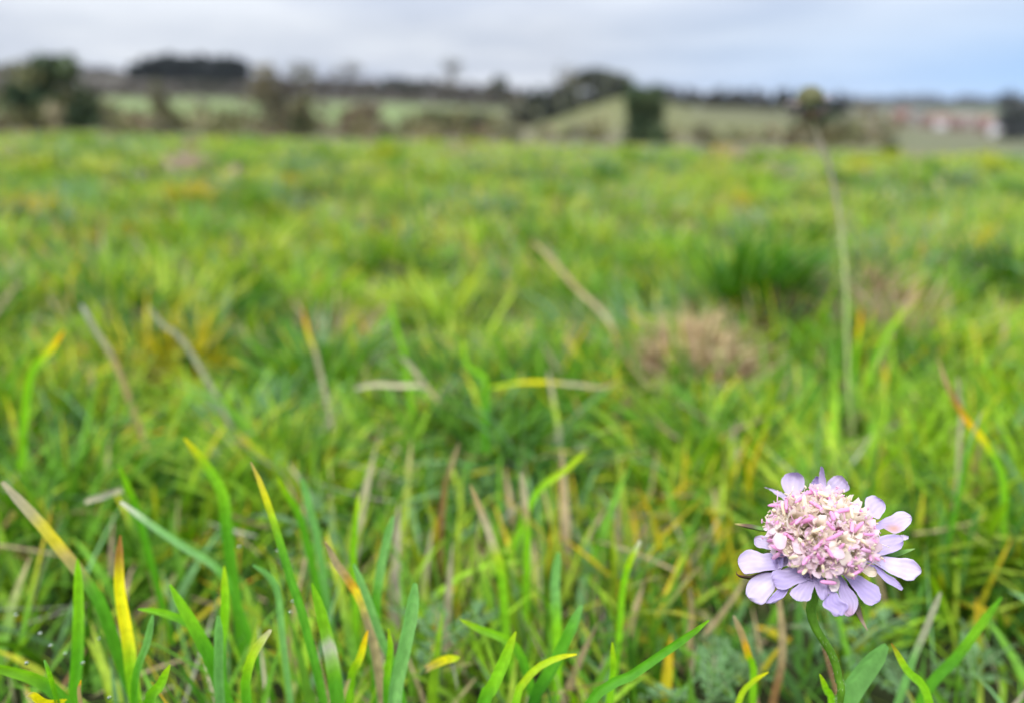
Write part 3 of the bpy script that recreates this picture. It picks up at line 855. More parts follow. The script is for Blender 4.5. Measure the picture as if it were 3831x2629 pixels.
def anther_mesh(c, L, seed):
    r = random.Random(seed)
    mb = MB()
    bend = r.uniform(-.5, .5)
    # rod with rounded ends
    t = np.linspace(0, 1, 9)
    P = np.stack([(t - .5) * L, bend * 0.4 * (t - .5) ** 2 * L, np.zeros(9) + 0.0], -1)
    R = 0.00027 * np.interp(t, [0, .08, .25, .75, .92, 1], [.25, .75, 1, 1, .75, .25])
    tube(mb, P, R, c, 8)
    tube(mb, np.array([(0, 0, 0), (0.0001, 0.0002, -0.001), (0, 0, -0.0026)]), 0.00008, c * 0.6 + WHI * 0.4, 5)
    me = make_mesh('anther', np.vstack(mb.v), mb.f, np.vstack(mb.c))
    me.materials.append(M_floret)
    return me


CRE2 = srgb(248, 234, 224) * .96
FM_c = [floret_mesh(o, .25, CREAM, CRE2, GREENC, i) for i, o in enumerate((.15, .25, .4, .5, .7, .3, .9))]
FM_p = [floret_mesh(o, .45, CRE2, PINK * 0.6 + WHI * 0.4, GREENC, 10 + i) for i, o in enumerate((.2, .35, .55, .8, 1.0))]
FM_o = [floret_mesh(o, .8, CRE2 * .6 + PINK * .4, LAV2 * .25 + PINK * .35 + CRE2 * .4, GREENC, 40 + i) for i, o in enumerate((.5, .75, .9, .6))]
FM_d = [floret_mesh(.6, .4, srgb(226, 200, 205), srgb(240, 222, 226), srgb(170, 90, 120), 20)]
AM_p = [anther_mesh(MAG, L, i) for i, L in enumerate((.0017, .0023, .0029))] + [anther_mesh(srgb(246, 196, 230) * .92, .0019, 9)]
AM_c = [anther_mesh(srgb(250, 240, 212) * .95, L, 20 + i) for i, L in enumerate((.0015, .002, .0026))]


def orient(z, spin):
    z = norm(z); a = np.array([0, 0, 1.0]) if abs(z[2]) < .9 else np.array([1.0, 0, 0])
    x = norm(np.cross(a, z)); y = np.cross(z, x)
    x2 = x * math.cos(spin) + y * math.sin(spin); y2 = np.cross(z, x2)
    return Matrix(((x2[0], y2[0], z[0]), (x2[1], y2[1], z[1]), (x2[2], y2[2], z[2])))


def place(name, me, p, z, spin, s):
    o = bpy.data.objects.new(name, me); col.objects.link(o); o.parent = fl
    o.matrix_local = Matrix.Translation(Vector(p - froot)) @ orient(z, spin).to_4x4() @ Matrix.Scale(s, 4)
    return o


NFL = 92
ga = math.pi * (3 - math.sqrt(5))
for i in range(NFL):
    cz = 1 - (i + .5) / NFL * 1.12           # down to a little below the equator
    th = math.acos(max(-1, min(1, cz))); ph = i * ga + random.uniform(-.12, .12)
    e = FX * math.cos(ph) + FY * math.sin(ph)
    n_ = norm(e * math.sin(th) / RA + FN * math.cos(th) / RB)
    p = DC + e * RA * math.sin(th) + FN * RB * math.cos(th) + n_ * random.uniform(-.0006, .0006)
    if th > 1.15 and e @ v_ > .35: p = p - n_ * .0012 + FN * .0008
    n2 = norm(n_ + rng.normal(0, .42, 3) + FN * (.5 if th > 1.1 else 0))
    mid = th < 0.85
    if random.random() < 0.05: me = FM_d[0]
    else: me = random.choice(FM_c if (mid and random.random() < .7) or random.random() < .15 else FM_p)
    if th > 1.05 and random.random() < .75: me = random.choice(FM_o)
    sp = random.uniform(0, 6.28)
    place('floret', me, p, n2, sp, random.uniform(.7, 1.12) * (0.82 if th < .4 else (1.0 if th > 1.05 else 1.0)))
for i in range(98):
    cz = 1 - (i + .5) / 98 * 1.12
    th = math.acos(cz); ph = i * ga * 1.03 + random.uniform(-.4, .4)
    e = FX * math.cos(ph) + FY * math.sin(ph)
    n_ = norm(e * math.sin(th) / RA + FN * math.cos(th) / RB)
    pinkp = 0.35 if th < .5 else 0.72
    me = random.choice(AM_p if random.random() < pinkp else AM_c)
    p = DC + e * RA * math.sin(th) + FN * RB * math.cos(th) + n_ * random.uniform(.0006, .0016)
    place('anther', me, p, norm(n_ + rng.normal(0, .7, 3)), random.uniform(0, 6.28), random.uniform(.9, 1.3))
# throat cup of the big front floret
cup = floret_mesh(.2, .1, srgb(190, 178, 205), LAV, srgb(150, 150, 120), 77)
tp = on_disc(2740 + 1560 / 5.3175, 2020 + 670 / 5.3175, .0018)
place('floret', cup, tp, norm(FN + v_ * .8), 0.3, 1.15)

# ------------------------------------------------------------------ tall dead scabious
DD = 0.40
dpts = [(1838,240),(1842,258),(1852,300),(1875,360),(1893,430),(1905,500),(1914,580),(1920,680),(1922,780),(1925,880),(1935,980),(1945,1060)]
DP = [at(x * K, y * K, DD) for x, y in dpts]
dl = DP[-1]; gz = float(terrain(dl[0], dl[1] + .01))
DP.append(np.array([dl[0] + .002, dl[1] + .01, gz - .003]))
droot = np.array([dl[0] + .002, dl[1] + .01, gz])
ds = empty('dead_scabious', droot)
tag(ds, 'tall leaning stalk with a faded seed head rising above the meadow', 'dead flower')
mb = MB()
C = catmull(np.array(DP), 60)
t = np.linspace(0, 1, 60)
cc = np.stack([np.interp(t, [0, .1, .25, .4, 1], [.30, .24, .27, .36, .25][:5]), np.interp(t, [0, .1, .25, .4, 1], [.31, .21, .24, .42, .33]), np.interp(t, [0, .1, .25, .4, 1], [.13, .16, .17, .17, .09])], -1)
tube(mb, C, 0.00095, cc * .95, 8)
mb.build('stem', M_stem, ds, droot)
DH = at(1838 * K, 226 * K, DD); dn = norm(np.array([-.15, -.1, 1.0]))
dx = norm(np.cross(np.array([0, 1.0, 0]), dn)); dy = np.cross(dn, dx)
mb = MB()
for i in range(110):                         # seed cups packed over a dome
    cz = 1 - (i + .5) / 110 * 1.1; th = math.acos(cz); ph = i * ga
    n_ = (dx * math.cos(ph) + dy * math.sin(ph)) * math.sin(th) + dn * math.cos(th)
    p = DH + n_ * np.array([.0055, .0055, .0052])
    tube(mb, [p - n_ * .002, p, p + n_ * .0012], [.0003, .0010, .0013], srgb(160, 160, 108) * .5 * (0.75 + .4 * random.random()), 6)
mb.build('seed_head', M_feather, ds, droot)
mb = MB()
for i in range(13):
    ph = i * 2 * math.pi / 13 + .3
    e = dx * math.cos(ph) + dy * math.sin(ph)
    P = np.array([DH - dn * .005 + e * .001, DH - dn * .006 + e * .005, DH - dn * .0062 + e * .0085, DH - dn * (.0055 + .004 * random.random()) + e * .0115])
    S = np.cross(e, dn) * .0024
    V = np.concatenate([P - S * np.array([1, 1, .8, .1])[:, None], P + S * np.array([1, 1, .8, .1])[:, None]])
    mb.add(V, [(k, k + 1, k + 5, k + 4) for k in range(3)], np.array([.05, .033, .02]))
mb.build('bract', M_dry, ds, droot)
for (ax, ay, s_) in ((-1.0, .1, 1.0), (.95, -.2, 1.1), (.75, .6, .9), (-.7, -.5, .7)):
    e = norm(dx * ax + dy * ay)
    P = np.array([DH - dn * .002 + e * .004, DH - dn * .001 + e * .007, DH + e * .0095, DH - dn * .001 + e * .0115])
    S = np.cross(e, dn) * .002 * s_
    V = np.concatenate([P - S * np.array([.5, 1, 1, .4])[:, None], P + S * np.array([.5, 1, 1, .4])[:, None]])
    mb = MB(); mb.add(V, [(k, k + 1, k + 5, k + 4) for k in range(3)], srgb(196, 168, 158) * .8)
    mb.build('petal', M_petal, ds, droot)

# ------------------------------------------------------------------ dry tuft, tussocks
def tuft(center, rx, h, n, cols_, wr, name, label, cat, mat, lean=(0, 0), Lr=(.6, 1.2), spread=.9, matted=False):
    gz = float(terrain(center[0], center[1])); root = np.array([center[0], center[1], gz])
    a = rng.uniform(0, 6.28, n); rr = np.sqrt(rng.random(n)) * rx
    X, Y = center[0] + rr * np.cos(a), center[1] + rr * np.sin(a)
    L = rng.uniform(*Lr, n) * h
    ox, oy = np.cos(a) * rr / rx * spread + lean[0] + rng.normal(0, .25, n), np.sin(a) * rr / rx * spread + lean[1] + rng.normal(0, .25, n)
    phi = np.arctan2(ox, oy); tilt = np.clip(np.hypot(ox, oy), 0, 1.3); curl = np.abs(rng.normal(.6, .4, n))
    if matted:
        phi = rng.uniform(-3.14, 3.14, n); tilt = rng.uniform(.3, 1.5, n); curl = rng.normal(.6, 1.0, n)
    ck = np.array(cols_)[rng.integers(0, len(cols_), n)] * rng.uniform(.7, 1.15, (n, 1))
    Z0 = terrain(X, Y)
    if matted:
        Z0 = Z0 + rng.random(n) * h * .9 * np.sqrt(np.clip(1 - (rr / rx) ** 2, 0, 1))
    V, Fq, Cv, P = blades(X, Y, L, rng.uniform(*wr, n), phi, tilt, curl, ck * .9, ck, ck, 7, False, Z0=Z0)
    me = make_mesh(name, V.reshape(-1, 3) - root, Fq, Cv.reshape(-1, 3))
    o = link(name, me, mat, None, [float(v) for v in root])
    tag(o, label, cat)
    return o


def ground_hit(px, py, z=0.0):
    d = ray(px, py); t = (z - HC) / d[2]
    return CAM + d * t


p = ground_hit(2585, 1440, .0); tuft(p, .033, .044, 1300, [srgb(214, 182, 142) * .8, srgb(214, 190, 138) * .85, srgb(180, 138, 112) * .7, srgb(236, 218, 172) * .9, srgb(150, 150, 80) * .7], (.0005, .0013), 'dry_grass_tuft', 'matted pinkish brown tuft of dead grass in the mid meadow', 'dry tuft', M_dry, matted=True, Lr=(.4, .9))
p = ground_hit(2790, 1530, .0); tuft(p, .018, .022, 350, [srgb(140, 95, 80) * .6, srgb(150, 110, 90) * .6], (.0005, .0012), 'dry_grass_tuft', 'dark reddish scrap of dead grass low at right foot of brown tuft', 'dry tuft', M_dry, matted=True)
p = ground_hit(2920, 1290, .0); tuft(p, .02, .032, 300, [srgb(128, 96, 76) * .6, srgb(96, 80, 60) * .5], (.0006, .0014), 'dry_grass_tuft', 'small dark brown dead tuft under the dark green tussock', 'dry tuft', M_dry, matted=True)
p = ground_hit(2800, 1200, .0); tuft(p, .030, .08, 260, [G_DARK * 1.3, G_DARK, G_MID * .8], (.003, .005), 'grass_tussock', 'tall dark green grass tussock behind the brown tuft', 'tussock', M_grass, lean=(.3, 0), spread=.25)
p = ground_hit(3720, 1100, .0); tuft(p, .045, .06, 260, [G_DARK, G_MID * .7, G_BLUE * .7], (.003, .005), 'grass_tussock', 'drooping dark tussock at the right edge of the meadow', 'tussock', M_grass, lean=(-.5, -.1), spread=.6)
p = ground_hit(3290, 1190, .0); tuft(p, .03, .04, 420, [srgb(190, 160, 115) * .65, srgb(150, 120, 90) * .6], (.0007, .0016), 'dry_grass_tuft', 'loose straw coloured tuft behind the tall dead stalk', 'dry tuft', M_dry, matted=True)


# ------------------------------------------------------------------ feathery leaved plants
def feather_leaf(L, seed):
    r = random.Random(seed)
    mb = MB()
    n = 12
    t = np.linspace(0, 1, n)
    P = np.stack([t * L, np.zeros(n), 0.35 * L * t * (1 - .9 * t)], -1)
    tube(mb, P, .00035 * (1.2 - .7 * t), np.array([.16, .27, .10]), 5)
    for i in range(2, n):
        s0 = L * .24 * math.sin(math.pi * (0.15 + .8 * t[i])) * r.uniform(.85, 1.1)
        for sd in (-1, 1):
            if r.random() < .1: continue
            s0 = s0 * r.uniform(.75, 1.2)
            d = norm(np.array([.45 + r.uniform(-.25, .25), sd, .18 + r.uniform(-.35, .35)]))
            side = norm(np.cross(d, [0, 0, 1.0]))
            base = P[i]
            for q, off in ((1.0, 0), (.72, .5), (.72, -.5), (.45, .8), (.45, -.8)):
                dd = norm(d + side * off); l = s0 * q; w = l * .12
                sd2 = norm(np.cross(dd, [0, 0, 1.0]))
                a = base + d * s0 * .25 * (abs(off) > 0)
                V = [a, a + dd * l * .5 - sd2 * w, a + dd * l, a + dd * l * .5 + sd2 * w + np.array([0, 0, .0004])]
                mb.add(V, [(0, 1, 2, 3)], np.array([.13, .25, .085]) * r.uniform(.6, 1.2))
    me = make_mesh('leaf', np.vstack(mb.v), mb.f, np.vstack(mb.c))
    me.materials.append(M_feather)
    return me


LEAVES = [feather_leaf(random.uniform(.017, .024), i) for i in range(4)]
FP = [((3640, 2490), .225, 4, 'feathery blue green leaf rosette in the lower right corner'),
      ((2810, 2500), .235, 4, 'feathery leaf rosette left of the flower stem'),
      ((3420, 2600), .22, 4, 'feathery leaves at bottom edge right of the broad blade'),
      ((1640, 2370), .215, 4, 'bluish feathery leaves low among blades at bottom centre'),
      ((1130, 1930), .25, 4, 'blurred feathery leaves behind the tallest slim blade'),
      ((2650, 2590), .21, 4, 'feathery leaves under the tip of the sharp green blade'),
      ((3180, 2390), .23, 4, 'feathery leaves half hidden just behind the flower head'),
      ((2330, 2130), .27, 4, 'faint feathery leaves between straw stems and flower')]
for (px, py), d0, nl, lab in FP:
    c = at(px, py, d0); gz = float(terrain(c[0], c[1])); root = np.array([c[0], c[1], max(gz, min(c[2] - .004, .046))])
    e = empty('feathery_plant', root)
    tag(e, lab, 'leafy plant', 'feathery leaved plants in the turf')
    mb = MB(); tube(mb, [(0, 0, gz - root[2] - .003), (0, 0, .001)], .0008, np.array([.12, .2, .06]), 6)
    mb.build('stem', M_stem, e)
    for k in range(nl):
        o = bpy.data.objects.new('leaf', random.choice(LEAVES)); col.objects.link(o); o.parent = e
        o.rotation_euler = (random.uniform(-.5, .5), random.uniform(-.7, -.15), k * 6.28 / nl + random.uniform(-.4, .4))
        s = random.uniform(.8, 1.15); o.scale = (s, s, s)

# ------------------------------------------------------------------ dew drops
dm, nt, out = new_mat('dew_material')
b = nt.nodes.new('ShaderNodeBsdfPrincipled'); b.inputs['Transmission Weight'].default_value = 1; b.inputs['Roughness'].default_value = 0; b.inputs['IOR'].default_value = 1.33
nt.links.new(b.outputs[0], out.inputs[0])
V = []
for i in range(9):
    th = math.pi * i / 8
    for k in range(12): V.append((math.sin(th) * math.cos(k * math.pi / 6), math.sin(th) * math.sin(k * math.pi / 6), math.cos(th) * .9))
dew = make_mesh('dewdrop', np.array(V) * .00042, grid_faces(9, 12, True)); dew.materials.append(dm)
for i, (px, py, d0) in enumerate([(100, 2480, .16), (150, 2370, .17), (190, 2415, .165), (245, 2445, .17), (310, 2480, .165), (410, 2610, .155), (895, 2045, .19), (1040, 2060, .185), (1085, 2290, .17), (1095, 2250, .175), (372, 2390, .18), (60, 2300, .185)]):
    o = link('dewdrop', dew, None, None, [float(v) for v in at(px, py, d0)])
    tag(o, 'clear round dewdrop clinging to blades at lower left', 'dewdrop', 'dewdrops among the lower left blades')


# ------------------------------------------------------------------ trees and shrubs beyond the brow
def crown(mb, c, rx, ry, h, n, size, cols_, flat=0.0):
    """leaf clumps through the volume of an uneven crown whose foot is at c"""
    nb = max(7, int(n / 100))
    lobes = []
    for i in range(nb):
        a = random.uniform(0, 6.28); r = math.sqrt(random.random()) * .62; z = .04 + .82 * random.random() ** 1.25
        k = (1 - .55 * max(0, z - .5) * 2) if not flat else 1
        lobes.append((np.array([math.cos(a) * r * rx * k, math.sin(a) * r * ry * k, z * h]), random.uniform(.26, .5)))
    which = rng.integers(0, nb, n)
    u = norm(rng.normal(0, 1, (n, 3))) * (rng.random((n, 1)) ** .45)
    P = np.array([lobes[w][0] for w in which]) + u * np.array([rx, ry, h * .6]) * np.array([lobes[w][1] for w in which])[:, None]
    P[:, 2] = np.clip(P[:, 2], 0.02 * h, h)
    a = norm(rng.normal(0, 1, (n, 3))); b = norm(np.cross(a, rng.normal(0, 1, (n, 3))))
    s = (size * rng.uniform(.6, 1.4, n))[:, None]
    V = np.stack([P - a * s, P + b * s * .6, P + a * s, P - b * s * .6], 1) + c
    lc = np.array(cols_)[rng.integers(0, len(cols_), nb)][which] * rng.uniform(.7, 1.3, (n, 1))
    mb.add(V.reshape(-1, 3), [(4 * i, 4 * i + 1, 4 * i + 2, 4 * i + 3) for i in range(n)], np.repeat(lc, 4, 0))


def tree(name, x, r, ytop, w, label, cat, cols_, n=900, group=None, trunk=.18, lean=0.0, ybase=None, sparse=False):
    g = ground_at(x, r)
    d = ray(x * K, ytop * K); top = HC + r * d[2] / math.hypot(d[0], d[1])
    h = (top - g[2]) * 1.06; rad = w * K / F * r * .5 * 1.25
    o = empty(name, g); tag(o, label, cat, group)
    mb = MB()
    tc = np.array([.06, .048, .035])
    tube(mb, [(0, 0, -.3), (lean * h * .3, 0, h * .3), (lean * h * .6, 0, h * .6), (lean * h, 0, h * .85)], [h * .035, h * .028, h * .018, h * .006], tc, 8)
    for k in range(9):
        z = random.uniform(.2, .65) * h; a = random.uniform(0, 6.28); L = rad * random.uniform(.6, 1.0)
        s = np.array([lean * z, 0, z]); e = s + np.array([math.cos(a) * L, math.sin(a) * L, h * random.uniform(.1, .3)])
        tube(mb, [s, s * .5 + e * .5 + np.array([0, 0, .04 * h]), e], [h * .012, h * .008, h * .003], tc, 5)
    mb.build('trunk', M_bark, o)
    mb = MB()
    f0 = trunk * h
    crown(mb, np.array([lean * h * .5, 0, f0]), rad, rad, h - f0, n, max(rad, h * .4) * (.06 if sparse else .105), cols_)
    mb.build('crown', M_tree, o, smooth=False)
    return o


DKG = [c * np.array([1.1, 1.0, .95]) * 2.0 for c in [srgb(56, 74, 48) * .55, srgb(66, 82, 54) * .6, srgb(48, 68, 46) * .52]]
OLV = [c * np.array([1.2, 1.26, 1.1]) * 1.56 for c in [srgb(98, 96, 66) * .6, srgb(88, 88, 60) * .55, srgb(108, 100, 74) * .6]]
BRN = [c * np.array([1.2, 1.26, 1.1]) * 1.5 for c in [srgb(112, 102, 82) * .6, srgb(100, 94, 76) * .55, srgb(92, 88, 76) * .55]]
RED = [c * np.array([1.2, 1.26, 1.1]) * 1.5 for c in [srgb(122, 102, 88) * .6, srgb(112, 98, 78) * .55]]
GRY = [c * np.array([1.2, 1.26, 1.1]) * 1.44 for c in [srgb(88, 90, 78) * .55, srgb(78, 82, 74) * .5, srgb(98, 94, 80) * .55]]

tree('hedgerow_tree', 118, 62, 138, 150, 'broad dark green tree beyond the brow at far left', 'tree', DKG + OLV[:1], 2200, trunk=.06)
tree('shrub', 8, 66, 212, 52, 'dark shrub cut by left edge of the view', 'shrub', OLV, 700, trunk=.05)
tree('shrub', 272, 68, 243, 66, 'small round olive shrub between dark tree and slim tree', 'shrub', OLV, 700, trunk=.05)
tree('hedgerow_tree', 378, 64, 188, 66, 'slim leaning olive tree below the dark copse', 'tree', OLV, 900, trunk=.05, lean=-.05)
tree('hedgerow_tree', 652, 70, 150, 165, 'large brown olive tree right of the dark copse', 'tree', BRN, 1300, trunk=.08, sparse=True)
tree('shrub', 698, 66, 222, 84, 'dark low shrub at foot of large brown olive tree', 'shrub', DKG + OLV, 700, trunk=.03)
tree('shrub', 815, 90, 244, 120, 'reddish brown bramble mound right of large brown tree', 'shrub', RED, 900, trunk=.03)
tree('shrub', 900, 72, 294, 54, 'tiny dark shrub beside the reddish bramble mound', 'shrub', OLV, 400, trunk=.03)
tree('shrub', 1010, 92, 254, 150, 'wide olive bush left of the hedge corner', 'shrub', OLV, 1000, trunk=.03)
tree('shrub', 1095, 88, 254, 120, 'olive brown bush touching the wide olive bush on its right', 'shrub', OLV + BRN, 900, trunk=.03)
tree('evergreen_tree', 1456, 58, 186, 112, 'dense dark evergreen standing alone right of centre', 'tree', DKG, 2200, trunk=.02)
tree('hedgerow_tree', 1130, 330, 174, 56, 'round brown tree on skyline left of hedge', 'tree', GRY, 700, trunk=.1)
tree('bare_tree', 1027, 420, 136, 66, 'faint bare tree rising above the skyline wood', 'tree', BRN, 300, trunk=.25, sparse=True)
tree('bare_tree', 1283, 250, 148, 70, 'thin bare tree above the sloping hedge', 'tree', BRN, 320, trunk=.25, sparse=True)
tree('hedgerow_tree', 1362, 232, 160, 130, 'tall grey tree at top of the sloping hedge', 'tree', GRY, 1200, trunk=.1)
tree('bare_tree', 790, 470, 140, 70, 'bare tree poking above wood right of large brown tree', 'tree', BRN, 260, trunk=.25, sparse=True)
tree('shrub', 1850, 72, 252, 90, 'dark olive shrub behind the tall dead stalk', 'shrub', OLV + DKG, 900, trunk=.03)
tree('shrub', 1912, 76, 262, 70, 'brown olive shrub adjoining right of the shrub behind stalk', 'shrub', OLV, 700, trunk=.03)
tree('shrub', 2036, 48, 322, 62, 'low dark shrub on the brow below the village', 'shrub', DKG, 500, trunk=.03)
tree('shrub', 1622, 60, 312, 52, 'low dull shrub on the brow right of the lone evergreen', 'shrub', OLV, 400, trunk=.03)
tree('hedgerow_tree', 2306, 300, 206, 74, 'dark grey tree at the right edge above houses', 'tree', [srgb(84, 90, 88) * .55, srgb(74, 82, 80) * .5], 900, trunk=.05)
tree('hedgerow_tree', 2390, 310, 212, 80, 'dark grey tree just past right edge of view', 'tree', [srgb(84, 90, 88) * .55, srgb(74, 82, 80) * .5], 700, trunk=.05)


def band(name, label, cat, pts, cols_, w, n_each, step, kind=None, size=.2, seed=0):
    """continuous wood / hedge along view columns: pts = (column, range, top row)"""
    pts = np.array(pts, float)
    xs = np.arange(pts[0, 0], pts[-1, 0] + .1, step)
    mb = MB()
    for x in xs:
        r = np.interp(x, pts[:, 0], pts[:, 1]) * random.uniform(.97, 1.03); yt = np.interp(x, pts[:, 0], pts[:, 2]) + random.uniform(-4, 6)
        g = ground_at(x + random.uniform(-.3, .3) * step, r); d = ray(x * K, yt * K)
        h = max(HC + r * d[2] / math.hypot(d[0], d[1]) - g[2], .6)
        rad = w * K / F * r * .5
        crown(mb, g, rad, rad, h, n_each, max(rad, h * .3) * size, [cols_[random.randrange(len(cols_))]] * 2)
    o0 = ground_at(pts[len(pts) // 2, 0], pts[len(pts) // 2, 1])
    o = mb.build(name, M_tree, None, o0, False)
    o.location = [float(v) for v in o0]
    tag(o, label, cat, kind=kind)
    return o


band('woodland', 'brown leafless wood along the left hilltop skyline', 'woodland', [(-300, 490, 142), (0, 490, 146), (200, 490, 150), (300, 485, 164), (560, 480, 172), (700, 480, 178), (860, 470, 178), (1000, 460, 182), (1190, 440, 200)], [srgb(118, 110, 98) * .58, srgb(108, 102, 92) * .55, srgb(126, 114, 102) * .58, srgb(98, 96, 82) * .55], 34, 260, 14, 'stuff')
band('woodland', 'lower brown hedge belt along top of the left green field', 'woodland', [(-300, 340, 176), (0, 340, 176), (200, 338, 180), (280, 335, 188), (560, 335, 190), (620, 340, 186), (900, 350, 190), (1000, 340, 194), (1180, 330, 206)], [srgb(112, 104, 88) * .58, srgb(120, 110, 98) * .58, srgb(96, 96, 76) * .55], 30, 220, 16, 'stuff')
band('copse', 'dark blue green evergreen clump on the hilltop', 'copse', [(320, 455, 142), (345, 455, 128), (395, 455, 125), (432, 455, 129), (465, 455, 123), (492, 455, 124), (512, 455, 134), (535, 455, 126), (562, 455, 138)], [srgb(44, 70, 56) * .25, srgb(38, 60, 50) * .25], 40, 1100, 11, 'stuff', size=.22)
band('evergreen_belt', 'short dark green belt in the skyline wood left of centre', 'woodland', [(870, 445, 180), (905, 445, 179), (950, 445, 181)], [srgb(62, 84, 66) * .5, srgb(56, 74, 62) * .5], 34, 300, 16, size=.2)
band('hedgerow', 'thick dark hedge climbing the slope to the skyline tree', 'hedgerow', [(1160, 165, 222), (1200, 175, 200), (1260, 190, 196), (1320, 208, 190), (1375, 222, 182), (1430, 236, 192)], GRY + [srgb(80, 86, 70) * .5], 40, 300, 12, None)
band('hedgerow', 'long level hedge along top of the right hand field', 'hedgerow', [(1430, 236, 198), (1500, 234, 190), (1560, 236, 204), (1620, 238, 194), (1700, 240, 204), (1780, 244, 202), (1850, 250, 208), (1935, 265, 212)], [srgb(88, 90, 82) * .55, srgb(98, 94, 84) * .55, srgb(78, 82, 76) * .5], 36, 260, 13, None)
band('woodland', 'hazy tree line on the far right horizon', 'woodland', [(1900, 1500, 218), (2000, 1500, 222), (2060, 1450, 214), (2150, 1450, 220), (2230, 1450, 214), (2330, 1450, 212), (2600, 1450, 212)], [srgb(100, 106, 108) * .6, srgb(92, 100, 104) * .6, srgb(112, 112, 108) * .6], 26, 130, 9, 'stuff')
band('woodland', 'low brown hedge line above the village', 'woodland', [(2020, 760, 262), (2100, 760, 262), (2200, 780, 266), (2330, 780, 262)], [srgb(124, 112, 104) * .6, srgb(108, 106, 92) * .55], 22, 90, 14, 'stuff')


def scrub():
    mb = MB()
    for k in range(430):
        x = random.uniform(-250, 2050); r = math.exp(random.uniform(math.log(55), math.log(260)))
        if 1180 < x < 1960 and (r > 110 or random.random() < .5): continue
        if x < 1000 and 130 < r < 240 and random.random() < .6: continue
        g = ground_at(x, r); rad = random.uniform(.5, 1.9) * (r / 100) ** .5
        crown(mb, g, rad, rad, rad * random.uniform(.8, 1.5), 70, rad * .22, [random.choice(OLV + OLV + RED + BRN) * 1.3] * 2)
    o = mb.build('scrub', M_tree, None, (0, 0, 0), False)
    tag(o, 'low brown and olive scrub scattered over the rough slopes', 'scrub', kind='stuff')


scrub()

# ------------------------------------------------------------------ village
def house(x, r, w, dep, h, rot, wall, roof, label, chim=True):
    g = ground_at(x, r)
    o = empty('house', g); tag(o, label, 'house', 'houses of the distant village'); o.rotation_euler = (0, 0, rot)
    w, dep, h = w * 1.0, dep * .95, h * .95
    mb = MB()
    a, b2 = w / 2, dep / 2
    mb.add([(-a, -b2, -1), (a, -b2, -1), (a, b2, -1), (-a, b2, -1), (-a, -b2, h), (a, -b2, h), (a, b2, h), (-a, b2, h), (-a, 0, h + dep * .42), (a, 0, h + dep * .42)],
           [(0, 1, 5, 4), (2, 3, 7, 6), (1, 2, 6, 9, 5), (3, 0, 4, 8, 7)], wall)
    mb.build('wall', M_house, o, smooth=False)
    mb = MB(); e = .35; rz = h + dep * .42 + .12
    for s in (-1, 1):
        mb.add([(-a - e, s * (b2 + e), h - .28), (a + e, s * (b2 + e), h - .28), (a + e, 0, rz), (-a - e, 0, rz), (-a - e, s * (b2 + e), h - .1), (a + e, s * (b2 + e), h - .1), (a + e, 0, rz + .18), (-a - e, 0, rz + .18)],
               [(0, 1, 2, 3), (4, 5, 6, 7), (0, 1, 5, 4), (1, 2, 6, 5), (3, 0, 4, 7)], roof)
    ro = mb.build('roof', M_house, o, smooth=False)
    if chim:
        mb = MB(); cx = a * .7
        c8 = [(cx + sx * .45, sy * .35, z) for z in (rz - .4, rz + 1.3) for sx, sy in ((-1, -1), (1, -1), (1, 1), (-1, 1))]
        mb.add(c8, [(0, 1, 5, 4), (1, 2, 6, 5), (2, 3, 7, 6), (3, 0, 4, 7), (4, 5, 6, 7)], srgb(130, 85, 70) * .6)
        mb.build('chimney', M_house, ro, smooth=False)
    for wx in (-.55, 0, .55):
        for wz in (1.0, 3.4):
            if wz + 1.2 > h: continue
            mb = MB(); x0 = wx * a
            c8 = [(x0 + sx * .6, -b2 + sy, wz + sz) for sz in (0, 1.2) for sx, sy in ((-1, -.05), (1, -.05), (1, .05), (-1, .05))]
            mb.add(c8, [(0, 1, 5, 4), (1, 2, 6, 5), (3, 0, 4, 7), (4, 5, 6, 7)], np.array([.06, .07, .08]))
            mb.build('window', M_house, o, smooth=False)


RB_ = srgb(158, 118, 106) * .62; PR = srgb(156, 130, 126) * .65; GR = srgb(126, 122, 122) * .6; WW = srgb(226, 222, 222) * .85; CW = srgb(192, 180, 166) * .65; BK = srgb(160, 124, 110) * .6
house(2300, 420, 15, 8, 5.2, .15, WW, GR, 'bright white house at the right edge of the village')
house(2255, 470, 11, 7.5, 5, -.2, BK, RB_, 'red brick house left of the bright white house')
house(2222, 500, 10, 7, 5, .3, CW, PR, 'cream house with dusky pink roof, second left from white house')
house(2185, 520, 11, 7.5, 5, .1, BK, PR, 'brick house under pink grey roof in middle of village row')
house(2150, 545, 10, 7, 5, -.25, WW, RB_, 'small white house with reddish roof in middle of village row')
house(2118, 560, 11, 7, 5, .2, BK, RB_, 'reddish brick house left of the small white house')
house(2085, 590, 10, 7, 5, 0, CW, GR, 'cream house with grey roof near left end of village')
house(2045, 610, 12, 7.5, 5, .2, BK, RB_, 'long red roofed house at left end of village')
house(2205, 640, 11, 7, 5, .5, BK, PR, 'pink roofed house behind the middle of the village row')
house(2270, 620, 12, 7.5, 5, -.4, CW, RB_, 'cream house with red roof behind the brick house at right')
house(2135, 680, 11, 7, 5, .1, WW, PR, 'pale house standing highest at back of village')

